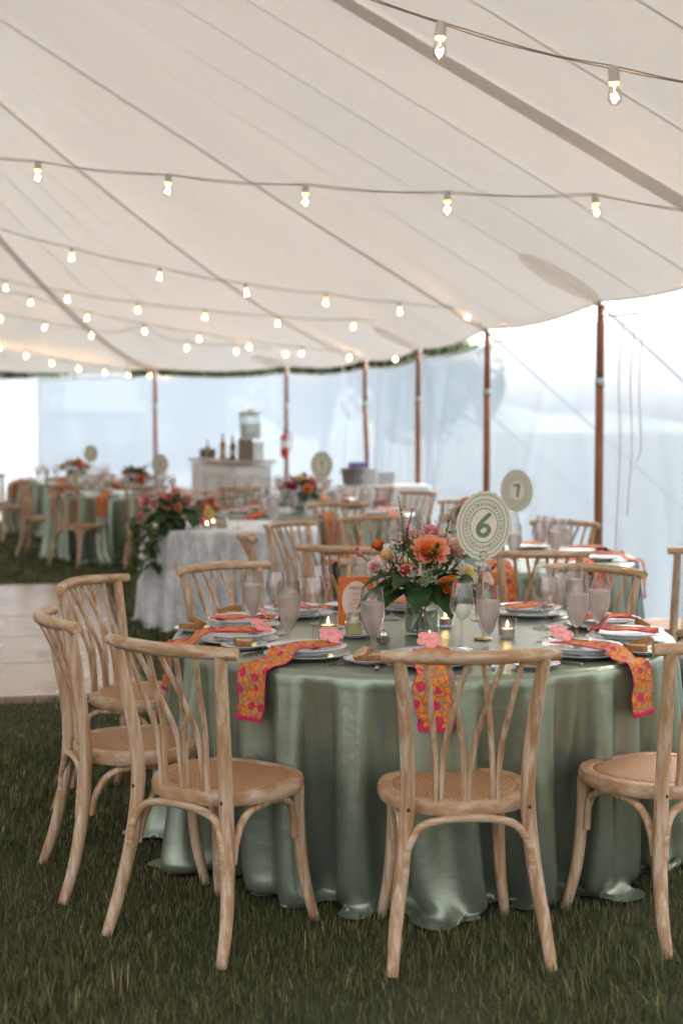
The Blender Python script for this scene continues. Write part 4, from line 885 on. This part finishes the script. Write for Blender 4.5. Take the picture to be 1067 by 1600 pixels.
# ================================================================== flowers
def petal(g, ctr, ax, az, L, W, p0, p1, cup, r0=0, mi=0, nv=5, curl=0):
    """a petal growing from ctr; p0, p1: its lean from the axis (radians) at root and tip"""
    ax = ax.normalized(); e1 = ax.orthogonal().normalized(); e2 = ax.cross(e1); rd = e1 * cos(az) + e2 * sin(az); tn = ax.cross(rd); pts = []
    pos = ctr + rd * r0
    for i in range(nv + 1):
        v = i / nv; ph = p0 + (p1 - p0) * v + (curl * max(0, v - .7) / .3); w = W * (.22 + .78 * sin(pi * min(.93, .18 + .68 * v)) ** 1.1) * (1 if v < .85 else .82)
        row = []
        for j in (-1, -.5, 0, .5, 1):
            nrm = (ax * sin(ph) - rd * cos(ph)); tipv = (.06 * L * (1 - j * j) if i == nv else 0)
            row.append(pos + tn * w * j * .5 + nrm * cup * w * j * j + (rd * sin(ph) + ax * cos(ph)) * tipv)
        pts.append(row); pos = pos + (rd * sin(ph) + ax * cos(ph)) * (L / nv)
    g.grid(pts, mi)
def bloom(kind, d, mats, parent, loc, ax, seed, name):
    q = random.Random(seed); g = G(); ax = Vector(ax).normalized(); r = d / 2; ga = 2.39996; C = Vector((0, 0, 0)) - ax * r * .45
    if kind == 'peony':
        n = 70
        for i in range(n):
            f = i / n; ph = .12 + 1.35 * f ** .9; L = r * (.65 + .62 * f) * q.uniform(.9, 1.1); petal(g, C, ax, i * ga, L, r * (.42 + .5 * f), ph * .55, ph * 1.02 + q.uniform(-.1, .1), .3, r * .02, 0 if f < .62 else 1, 5, -.35 * f)
    elif kind == 'rose':
        n = 26
        for i in range(n):
            f = i / n; ph = .02 + 1.0 * f ** 1.4; L = r * (1.0 + .3 * f); petal(g, C, ax, i * ga, L, r * (.55 + .75 * f), -.25 + ph * .6 + .35 * f, ph * .8 + q.uniform(-.05, .05), .42, r * (.05 + .2 * f), 0 if f < .6 else len(mats) - 1, 5, .9 * f)
    elif kind == 'dahlia':
        n = 110
        for i in range(n):
            f = i / n; ph = .1 + 1.5 * f; petal(g, C, ax, i * ga, r * (.7 + .45 * f), r * .3, ph * .7, ph, .5, 0, 0 if f < .5 else len(mats) - 1, 4)
    elif kind == 'bud':
        for i in range(9): f = i / 9; petal(g, C, ax, i * ga, r * 1.7, r * (.8 + .4 * f), .5, -.25 + .25 * f, .45, r * .1, 0, 5)
    elif kind == 'lisi':
        for i in range(12): f = i / 12; petal(g, C, ax, i * ga, r * 1.3, r * (.9 + .3 * f), .35 + .3 * f, .35 + .75 * f, .3, 0, 0 if f < .5 else len(mats) - 1, 5, .5 * f)
    o = g.build(name, mats, parent, loc=loc)
    return o
def leaf_mesh(g, base, d, L, W, droop, up=(0, 0, 1), mi=0, edge=None):
    d = Vector(d).normalized(); u = Vector(up); sd = d.cross(u)
    if sd.length < 1e-3: sd = Vector((1, 0, 0))
    sd.normalize(); pts = []; pos = Vector(base); n = 7; dd = d.copy()
    for i in range(n + 1):
        v = i / n; w = W * max(.03, sin(pi * v ** .85)) ** .8; nn = sd.cross(dd).normalized()
        pts.append([pos + sd * w * .5 * j + nn * w * .13 * abs(j) for j in (-1, -.5, 0, .5, 1)])
        dd = (dd + Vector((0, 0, -1)) * droop / n).normalized(); pos = pos + dd * L / n
    g.grid(pts, mi)
def sprig(parent, base, d, L, n, lw, mat, seed, name='foliage_sprig', droop=.4):
    q = random.Random(seed); g = G(); d = Vector(d).normalized(); P = [Vector(base)]; dd = d.copy()
    for i in range(8): dd = (dd + Vector((0, 0, -1)) * droop / 8 + Vector((q.gauss(0, .05), q.gauss(0, .05), 0))).normalized(); P.append(P[-1] + dd * L / 8)
    g.tube(P, lin([.002, .0008], 9), 5)
    for i in range(n):
        f = .15 + .85 * i / n; k = f * 8; a = int(min(7, k)); p = P[a].lerp(P[a + 1], min(1, k - a)); sd = Vector((q.gauss(0, 1), q.gauss(0, 1), q.gauss(.3, .7))).normalized()
        leaf_mesh(g, p, (sd + dd * .8), lw * q.uniform(.7, 1.2), lw * .42, q.uniform(0, .8))
    g.build(name, mat, parent)
def spike(parent, base, tip, r, mat, seed, name, n=46, bend=.02):
    q = random.Random(seed); g = G(); a, b = Vector(base), Vector(tip); g.tube([a, a.lerp(b, .5) + Vector((bend, 0, 0)), b], [.0022, .0016, .0008], 6, 0)
    for i in range(n):
        f = .25 + .75 * i / n; p = a.lerp(b, f) + Vector((bend * (1 - (2 * f - 1) ** 2), 0, 0)); az = i * 2.4; o_ = Vector((cos(az), sin(az), .5)); leaf_mesh(g, p, o_, r * (1.15 - f * .75) * 1.6, r * (1.1 - f * .7), -.2, mi=1)
    g.build(name, mat, parent)
def filler(parent, centre, spread, n, mat, seed, name='filler_blossom', size=.006):
    q = random.Random(seed); g = G(); c = Vector(centre)
    for _ in range(n):
        p = c + Vector((q.gauss(0, spread), q.gauss(0, spread), q.gauss(0, spread * .7))); ax = (Vector((q.gauss(0, .5), q.gauss(-.3, .5), 1))).normalized()
        g.tube([c + (p - c) * .2 + Vector((0, 0, -.05)), p], .0007, 3, 1)
        for k in range(5): petal(g, p, ax, k * 1.257, size, size * .9, .5, 1.3, .2, 0, 0, 2)
        g.tube([p, p + ax * .002], .0014, 5, 2)
    g.build(name, mat, parent)
def bouquet(loc, flowers, seed, label, leaves=14, reach=.17, zl=.15, stems=True, scale=1, extra=True, dirs=None):
    q = random.Random(seed); o = empty('flower_arrangement', loc, label=label, cat='flowers', group='flower arrangements'); o.scale = (scale,) * 3
    neck = Vector((0, 0, .10))
    for i, (kind, x, y, z, d_, mats, nm) in enumerate(flowers):
        p = Vector((x, y, z)); ax = (p - Vector((0, .03, .06))).normalized() + Vector((0, -.45, .1)); bloom(kind, d_, mats, o, p, ax, seed * 31 + i, nm)
        if stems: g = G(); g.tube(spline([(x * -.16, y * -.16, .015), (x * .08, y * .08, .10), (x * .6, y * .6, .10 + (z - .1) * .55), p - ax.normalized() * d_ * .25], 3), .0026, 6); g.build('stem', STEM, o)
    for i in range(leaves):
        a = 2 * pi * i / leaves + q.uniform(-.25, .25); el_ = q.uniform(-.2, .75); dr = Vector((cos(a), sin(a), el_)); g = G()
        st = Vector((cos(a) * .05, sin(a) * .05, zl - .02 + .05 * q.random())); L = reach * q.uniform(.62, 1.05); leaf_mesh(g, st, dr, L, L * q.uniform(.42, .6), q.uniform(.6, 1.7)); g.build('leaf', LEAF, o)
    for i in range(int(leaves * 1.6)):
        a = q.uniform(0, 2 * pi); g = G(); st = Vector((cos(a) * .05, sin(a) * .05, zl + .05 + .06 * q.random())); L = reach * q.uniform(.4, .7); leaf_mesh(g, st, (cos(a), sin(a), q.uniform(.2, 1.3)), L, L * .5, q.uniform(.2, 1.0)); g.build('leaf', LEAF2 if i % 2 else LEAF, o)
    for i in range(9 if extra else 4):
        a = q.uniform(0, 2 * pi); sprig(o, (cos(a) * .05, sin(a) * .05, zl + .03), (cos(a), sin(a), q.uniform(.4, 1.6)), q.uniform(.14, .21), 16, .03, LEAF2 if i % 2 else LEAF, seed * 7 + i, droop=q.uniform(.2, 1.0))
    return o
VC = (.298, 5.18, TOP)
va = empty('glass_vase', VC, label='round clear glass vase of flower stems in water on the number 6 table', cat='vase')
g = G(); g.lathe([(0, 0), (.060, 0), (.0635, .004), (.0645, .128), (.0625, .1285), (.061, .012), (0, .012)], 40); g.build('glass_wall', VASEGLASS, va, True, 50)
WATERC = mat_glass('vase_water', (.86, .90, .85), (.55, .62, .55), .05)
g = G(); g.lathe([(0, .013), (.0605, .013), (.0618, .094), (0, .094)], 40); g.build('water', WATERC, va, True, 50)
FL6 = [('peony', .018, -.115, .300, .125, [ORANGE, CORAL], 'orange_peony'), ('rose', .03, -.03, .352, .062, [PINK, PINK], 'pink_rose'), ('lisi', .108, -.075, .298, .088, [PEACH, BLUSH], 'peach_bloom'), ('lisi', .075, -.02, .33, .06, [BLUSH, CREAM], 'blush_bloom'), ('dahlia', .152, -.085, .222, .082, [YELLOW, CREAM], 'yellow_dahlia'),
       ('rose', .078, -.125, .178, .074, [ORANGE, ORANGE], 'orange_ranunculus'), ('rose', -.162, -.10, .238, .062, [PINK, BLUSH], 'pink_rose'), ('bud', -.215, -.05, .285, .046, [PINK], 'pink_bud'), ('lisi', -.150, -.01, .305, .056, [ORANGE, RUST], 'orange_bloom'), ('rose', -.122, -.07, .277, .05, [YELLOW, PEACH], 'peach_rose'),
       ('lisi', -.06, -.095, .225, .06, [RUST, CORAL], 'rust_bloom'), ('lisi', .205, -.02, .19, .08, [BLUSH, BLUSH], 'blush_bloom'), ('bud', .118, -.05, .26, .04, [CREAM], 'cream_bud'), ('rose', -.03, .06, .33, .06, [PEACH, PINK], 'peach_rose'), ('lisi', .10, .09, .28, .07, [CORAL, PINK], 'coral_bloom'), ('rose', -.11, .10, .26, .06, [PINK, BLUSH], 'pink_rose')]
b6 = bouquet(VC, FL6, 4, 'lush mixed bouquet of orange peony, roses and dark leaves in the number 6 vase', 12, .18, .18, scale=1.06)
g = G(); leaf_mesh(g, (-.05, -.06, .17), (-1, -.25, .42), .21, .085, 1.4); g.build('leaf', LEAF, b6)
for p, dr, L in (((-.04, -.06, .16), (-.75, -.55, .05), .19), ((.0, -.07, .17), (-.2, -.9, .1), .17), ((.04, -.06, .16), (.35, -.9, -.05), .16), ((.06, -.05, .18), (.9, -.5, .2), .17), ((-.02, -.08, .20), (-.55, -.8, .45), .16), ((.05, -.06, .2), (.8, -.6, .6), .15), ((-.05, .0, .15), (-1, -.1, -.2), .2)): g = G(); leaf_mesh(g, p, dr, L, L * .52, 1.0); g.build('leaf', LEAF, b6)
for k in range(7):                                             # the variegated cluster in front
    a = k * .9 + (0, .3, -.2, .25, .1, -.3, .2)[k]; g = G(); dr = Vector((cos(a), -.8 + .25 * (k % 3), sin(a))); leaf_mesh(g, (.012, -.155, .215), dr, (.044, .03, .038, .026, .04, .034, .024)[k], .017, .5, up=(0, -1, .2)); 
    lf = g.build('variegated_leaf', LEAF3, b6); g = G(); leaf_mesh(g, Vector((.012, -.155, .215)) + dr.normalized() * .004 + Vector((0, -.0035, 0)), dr, (.034, .022, .029, .018, .031, .026, .016)[k], .0105, .5, up=(0, -1, .2)); g.build('leaf_centre', LEAF2, lf)
spike(b6, (-.07, -.02, .22), (-.086, -.03, .485), .011, [STEM, LEAF2], 3, 'pale_flower_spike', 60, .012)
spike(b6, (-.05, -.03, .25), (-.035, -.05, .445), .010, [STEM, MAGENTA], 4, 'magenta_flower_spike', 70, -.014)
spike(b6, (-.10, -.06, .23), (-.125, -.15, .13), .009, [STEM, LEAF2], 5, 'trailing_spike', 50, -.01); spike(b6, (.0, -.11, .24), (.0, -.155, .2), .012, [STEM, MAGENTA], 6, 'magenta_flower_spike', 30)
FM = [CREAM, STEM, YELLOW]
for k, (c, s_, n_) in enumerate((((-.04, -.03, .35), .028, 34), ((.03, .03, .365), .03, 26), ((-.09, -.06, .31), .024, 20), ((-.10, -.09, .23), .022, 14), ((-.03, -.13, .245), .02, 12))): filler(b6, c, s_, n_, FM if k % 2 == 0 else [PINK, STEM, YELLOW], 60 + k)
sprig(b6, (.10, -.05, .22), (.5, -.2, 1), .16, 16, .022, LEAF2, 71, droop=.3); sprig(b6, (.12, -.06, .2), (1, -.2, .45), .14, 16, .022, LEAF2, 72, droop=.2); sprig(b6, (.05, -.02, .25), (.35, -.1, 1), .2, 12, .02, LEAF2, 73, droop=.2)

def simple_vase(loc, label, r=.06, h=.12):
    o = empty('glass_vase', loc, label=label, cat='vase', group='glass vases'); g = G(); g.lathe([(0, 0), (r * .95, 0), (r, .004), (r, h), (r * .97, h), (r * .95, .012), (0, .012)], 24); g.build('glass_wall', VASEGLASS, o, True, 50)
    g = G(); g.lathe([(0, .013), (r * .94, .013), (r * .95, h * .7), (0, h * .7)], 24); g.build('water', WATERC, o, True, 50)
def auto(seed, pal, n, rad, z0, z1, dd=.075):
    q = random.Random(seed); out = []
    for i in range(n):
        a = i * 2.4; f = math.sqrt((i + .5) / n); m = pal[i % len(pal)]; out.append((('peony', 'rose', 'lisi', 'dahlia')[q.randrange(4)], rad * f * cos(a), rad * f * sin(a), z1 - (z1 - z0) * f ** 1.5 + q.uniform(-.02, .02), dd * q.uniform(.7, 1.25), m, 'bloom'))
    return out
OR, PK, YL, CO, MG, BL, RU = [ORANGE, CORAL], [PINK, BLUSH], [YELLOW, CREAM], [CORAL, PINK], [MAGENTA, MAGENTA], [BLUSH, CREAM], [RUST, ORANGE]
simple_vase((.80, 8.45, TOP), 'glass vase hidden behind the number 6 sign'); bouquet((.80, 8.45, TOP), auto(2, [BL, PK, BL, YL, BL], 13, .19, .2, .33), 12, 'soft blush bouquet on the number 7 table half hidden by the number 6 sign', 14, .2)
simple_vase((-.38, 12.9, TOP), 'glass vase under the bright mixed bouquet'); bouquet((-.38, 12.9, TOP), auto(3, [MG, OR, YL, OR, PK, CO, YL], 15, .2, .17, .33, .09), 13, 'bright bouquet of yellow, orange and magenta blooms beside a cream sign', 16, .22)
simple_vase((-2.46, 16.9, TOP), 'glass vase under the orange and pink far bouquet'); bouquet((-2.46, 16.9, TOP), auto(4, [OR, OR, PK, RU, OR], 12, .19, .16, .26, .10), 14, 'orange and pink bouquet on the far sage table', 16, .22)
simple_vase((-3.86, 20.5, TOP), 'glass vase under the rust bouquet by the opaque white wall'); bouquet((-3.86, 20.5, TOP), auto(6, [OR, RU, YL, RU, OR], 13, .2, .18, .32, .10), 15, 'rust and orange bouquet by the opaque white wall', 14, .2)
# the garland that spills off the velvet table
gl = bouquet((-1.29, 10.78, TOP), [('peony', .10, -.05, .21, .15, [PINK, BLUSH], 'pink_peony'), ('rose', -.02, -.10, .22, .10, [CORAL, CORAL], 'coral_rose'), ('rose', -.12, -.10, .18, .11, [PINK, BLUSH], 'pink_rose'), ('peony', -.20, -.08, .21, .12, [PINK, PINK], 'pink_peony'), ('rose', .22, -.12, .06, .07, [PINK, PINK], 'pink_rose'), ('rose', .26, -.03, .12, .10, [YELLOW, YELLOW], 'yellow_rose'),
     ('lisi', .30, .02, .17, .11, [CORAL, RUST], 'coral_bloom'), ('rose', .02, .02, .27, .09, [PINK, CORAL], 'pink_rose'), ('rose', .05, -.13, .16, .07, [ORANGE, CORAL], 'orange_rose'), ('lisi', -.16, -.16, .02, .06, [YELLOW, CREAM], 'yellow_bloom'), ('rose', -.22, -.14, .10, .07, [CORAL, PINK], 'coral_rose'), ('lisi', -.20, -.18, -.10, .05, [BLUSH, CREAM], 'blush_bloom'), ('rose', -.12, -.2, -.02, .05, [ORANGE, ORANGE], 'orange_rose')], 21, 'pink and coral flower garland trailing leaves off the velvet table', 16, .26, .10, False)
q = random.Random(33)
for i in range(34):
    f = q.random(); st = Vector((-.10 - .16 * q.random() * (1 if i % 3 else -1.6), -.10 - .1 * q.random(), .10 - .42 * f * (1 if i % 3 else .12))); g = G(); leaf_mesh(g, st, (q.uniform(-1, .5), q.uniform(-1, .1), q.uniform(-.4, .5)), .15 * q.uniform(.6, 1.1), .075, 1.3); g.build('leaf', LEAF if i % 4 else LEAF2, gl)
for i in range(5): sprig(gl, (-.16 + .03 * i, -.16, .06), (-.5 + .1 * i, -.5, -.1), .4, 26, .05, LEAF2 if i % 2 else LEAF, 90 + i, droop=1.5)
votive(-1.02, 10.68, 'lit votive candle beside the garland on the velvet table', 'velvet table candles'); votive(-1.0, 10.95, 'lit votive candle behind another by the garland', 'velvet table candles')
jo = empty('candle_jar', (-.92, 10.8, TOP), label='pale jar candle standing on the velvet table', cat='candle'); g = G(); g.lathe([(0, 0), (.04, 0), (.043, .004), (.043, .09), (.041, .09), (.04, .006), (0, .006)], 20); g.build('jar_glass', GLASS, jo); g = G(); g.lathe([(0, .007), (.039, .007), (.039, .05), (0, .05)], 20); g.build('wax', BUTTER, jo)
wine(-.79, 10.7, 'wine glass standing in the middle of the velvet table', 'velvet table glasses'); goblet(-.52, 10.78, 'goblet at the clear wall side of the velvet table', 'velvet table glasses'); wine(-.60, 10.95, 'wine glass behind the goblet on the velvet table', 'velvet table glasses')

# ================================================================== settings of the other tables
def lay(tc, n, a0, tag_, napk=True, seed=0, skip=()):
    free = dict(zip(range(0, 360, 36), ('clear-wall side', 'far clear-wall corner', 'far edge, clear-wall half', 'far edge, dance-floor half', 'far dance-floor corner', 'dance-floor side', 'near dance-floor corner', 'near edge, dance-floor half', 'near edge, clear-wall half', 'near clear-wall corner')))
    for k in range(n):
        a = a0 + 2 * pi * k / n; dg_ = math.degrees(a) % 360; kk = min(free, key=lambda x: abs((x - dg_ + 180) % 360 - 180)); at_ = ', ' + free.pop(kk)
        a = a0 + 2 * pi * k / n; rad = Vector((cos(a), sin(a))); tan = Vector((-rad.y, rad.x)); c = tc + rad * .69
        thing('dinner_plate', c, 'white dinner plate on the ' + tag_ + at_, 'plate', 'plates on the ' + tag_, PLATE)
        p = tc + rad * .49 + tan * .13; goblet(p.x, p.y, 'full water goblet on the ' + tag_ + at_, 'goblets on the ' + tag_)
        p = tc + rad * .47 + tan * .02; wine(p.x, p.y, 'empty wine glass on the ' + tag_ + at_, 'wine glasses on the ' + tag_)
        if napk and sin(a) < .35:
            ribbon_napkin('napkin', .60, .95, a, .2, 'hanging orange napkin of the ' + tag_ + at_, 'napkins on the ' + tag_, table_c=tc, seed=k + seed)
        elif napk: ribbon_napkin('napkin', .58, .95, a, 0, 'flat orange napkin of the ' + tag_ + at_, 'napkins lying on the ' + tag_, table_c=tc, seed=k + seed, w=.1)
lay(T7, 10, R(-88), 'number 7 table', True, 20); lay(TM, 8, R(-80), 'bright bouquet table', True, 40); lay(TL, 8, R(-100), 'far sage table', True, 60); lay(TL2, 7, R(-90), 'table by the white wall', True, 80); lay(TM2, 8, R(-100), 'table before the bar', True, 90)

# ================================================================== bar and service corner
BX = Vector((-1.4, 18.3)); ba = math.atan2(.53 * .37, .53 * .93)
bo = empty('bar_counter', (BX.x, BX.y, 0), ba, label='white panelled bar counter standing before the far clear wall', cat='bar')     # local +x: short face, +y: long face
g = G(); g.box((.27, 1.05, .52), (.50, 2.06, 1.04)); g.build('body', BARWHITE, bo, False)
g = G(); g.box((.27, 1.05, 1.085), (.58, 2.16, .04)); g.build('counter_top', plain('bar_top', (.5, .42, .35), .4), bo, False)
for cx, sx in ((.27, .5),):
    g = G()
    for z in (.16, .92): g.box((.27, .012, z), (.44, .02, .05))
    for x in (.07, .47): g.box((x, .012, .54), (.05, .021, .81))
    g.build('front_moulding', WHITE, bo, False)
for k in range(3):
    g = G(); y = .38 + k * .67
    for z in (.16, .92): g.box((.012, y, z), (.02, .58, .05))
    for yy in (-.27, .27): g.box((.012, y + yy, .54), (.021, .05, .81))
    g.build('side_moulding', BARWHITE, bo, False)
bm_ = Matrix.Rotation(ba, 3, 'Z')
def onbar(x, y): v_ = bm_ @ Vector((x, y, 0)); return (BX.x + v_.x, BX.y + v_.y)
BOTD = plain('dark_bottle_glass', (.012, .014, .012), .08); BOTB = plain('amber_bottle', (.30, .10, .03), .1); BOTG = plain('green_bottle', (.16, .22, .06), .12); LABELM = plain('cream_bottle_label', (.62, .48, .30), .7)
def bottle(x, y, mat, label, s=1, lab=True):
    p = onbar(x, y); o = empty('bottle', (*p, 1.106), label=label, cat='bottle', group='bottles on the bar'); o.scale = (s,) * 3
    g = G(); g.lathe([(0, 0), (.038, 0), (.040, .004), (.040, .19), (.034, .215), (.016, .235), (.0145, .30), (.016, .302), (.016, .318), (0, .32)], 18); g.build('glass_body', mat, o)
    if lab: g = G(); g.lathe([(.0408, .05), (.0408, .14)], 18); g.build('paper_label', LABELM, o)
    g = G(); g.lathe([(.0165, .285), (.0168, .322), (0, .323)], 14); g.build('capsule', BOTD, o)
bottle(.16, .55, BOTD, 'dark wine bottle with a cream label standing alone on the bar'); bottle(.16, 1.0, BOTB, 'amber bottle beside a dark one on the bar', 1.05); bottle(.25, .85, BOTD, 'short dark bottle before the amber one on the bar', .85); bottle(.16, 1.75, BOTG, 'green bottle beside the carton on the bar', .8, False)
p = onbar(.22, 1.95); co = empty('carton', (*p, 1.106), ba, label='dark red carton at the end of the bar', cat='box'); g = G(); g.box((0, 0, .065), (.16, .26, .13)); g.build('box_body', plain('dark_red_board', (.13, .05, .05), .7), co, False); g = G(); g.box((0, 0, .1315), (.05, .262, .004)); g.build('tape', LABELM, co, False)
p = onbar(.1, .45); co = empty('tray', (*p, 1.106), ba, label='small dark tray at the foot of the lone wine bottle', cat='tray'); g = G(); g.lathe([(0, 0), (.07, 0), (.085, .025), (.082, .025), (.068, .006), (0, .006)], 20); g.build('dish', BOTD, co)
p = onbar(.30, .22); do = empty('drink_dispenser', (*p, 1.106), ba, label='tall glass drink dispenser on a wooden block at the bar corner', cat='dispenser')
g = G(); g.box((-.07, 0, .14), (.14, .2, .28)); g.build('wooden_block', plain('block_wood', (.22, .15, .10), .6), do, False); g = G(); g.box((.08, 0, .12), (.14, .2, .24)); g.build('white_block', WHITE, do, False)
g = G(); g.lathe([(0, .285), (.12, .285), (.135, .30), (.145, .58), (.13, .60), (.128, .60), (.142, .58), (.132, .30)], 24); g.build('glass_tank', VASEGLASS, do)
g = G(); g.lathe([(0, .29), (.128, .29), (.136, .48), (0, .48)], 24); g.build('drink', WATER, do); g = G(); g.lathe([(.15, .60), (.155, .61), (.15, .632), (.05, .65), (.02, .67), (0, .672)], 24); g.build('lid', COLLAR, do)
g = G(); g.tube([(.02, -.13, .33), (.02, -.18, .33), (.02, -.185, .30)], .012, 8); g.build('tap', STEEL, do)
fe = empty('fire_extinguisher', (-.88, 21.9, 1.08), label='red fire extinguisher hung on the dark far pole', cat='fire extinguisher')
g = G(); g.lathe([(0, 0), (.06, 0), (.066, .015), (.066, .30), (.05, .345), (.022, .36), (.022, .385), (0, .385)], 18); g.build('cylinder', RED, fe); g = G(); g.lathe([(.0668, .15), (.0668, .27)], 18); g.build('paper_label', WHITE, fe); g = G(); g.box((0, -.02, .41), (.03, .13, .03)); g.tube([(0, -.02, .44), (0, -.09, .47)], .009, 6); g.build('handle', BOTD, fe, False); g = G(); g.tube(spline([(.03, -.03, .40), (.10, -.05, .36), (.10, -.05, .2), (.085, -.04, .1)], 4), .009, 7); g.build('hose', BOTD, fe)
so = empty('service_table', (.50, 16.6, 0), R(4), label='white clothed service table by the clear wall', cat='table')
g = G(); N = 56; rows = []
for k, (sx, sz, z) in enumerate(((.01, .01, .862), (.5, .3, .862), (.535, .335, .852), (.545, .345, .6), (.555, .355, .3), (.565, .365, .02))):
    row = []
    for i in range(N):
        a = 2 * pi * i / N; c, s_ = cos(a), sin(a); x = sx * math.copysign(abs(c) ** .3, c); y = sz * math.copysign(abs(s_) ** .3, s_); w = 1 + (.03 * sin(i * 1.9) * max(0, (.86 - z)) / .86); row.append((x * w, y * w, z))
    rows.append(row)
g.grid(rows, wrap=True).build('tablecloth', WHITE, so); g = G(); g.box((0, 0, .83), (.98, .58, .03)); g.build('tabletop', BARWHITE, so, False)
PURP = plain('purple_board', (.20, .14, .42), .6)
def tbox(name, loc, size, mat, label, lidm=None):
    o = empty(name, loc, label=label, cat='box'); g = G(); g.box((0, 0, size[2] * .42), (size[0], size[1], size[2] * .84)); g.build('box_body', mat, o, False); g = G(); g.box((0, 0, size[2] * .92), (size[0] * 1.05, size[1] * 1.05, size[2] * .16)); g.build('lid', lidm or mat, o, False)
tub = empty('drink_tub', (.12, 16.4, .862), label='round grey metal drinks tub on the white service table', cat='tub'); g = G(); g.lathe([(0, 0), (.08, 0), (.1, .01), (.13, .2), (.135, .205), (.125, .2), (.095, .02), (0, .015)], 24); g.build('tub_body', plain('tub_metal', (.30, .29, .28), .35, .8), tub)
for s_ in (-1, 1): g = G(); g.tube([(s_ * .13, -.03, .16), (s_ * .165, -.03, .15), (s_ * .165, .03, .15), (s_ * .13, .03, .16)], .006, 6); g.build('tub_handle', STEEL, tub)
tbox('stacked_box', (.28, 16.62, .863), (.24, .24, .20), WHITE, 'white box on the service table below the purple box'); tbox('gift_box', (.2, 16.72, 1.064), (.24, .2, .06), PURP, 'flat purple box lying on top of a white box'); tbox('tissue_box', (.52, 16.55, .863), (.2, .2, .15), plain('pale_lilac', (.6, .6, .66), .6), 'pale grey box on the service table beside the white one')
tbox('red_box', (.04, 13.72, TOP), (.09, .09, .075), RED, 'small bright red box on the bright bouquet table beside the wine glasses'); tbox('red_lidded_box', (.36, 13.42, TOP), (.12, .1, .085), plain('grey_board', (.3, .3, .32), .7), 'small grey box with a red lid on the bright bouquet table', RED)
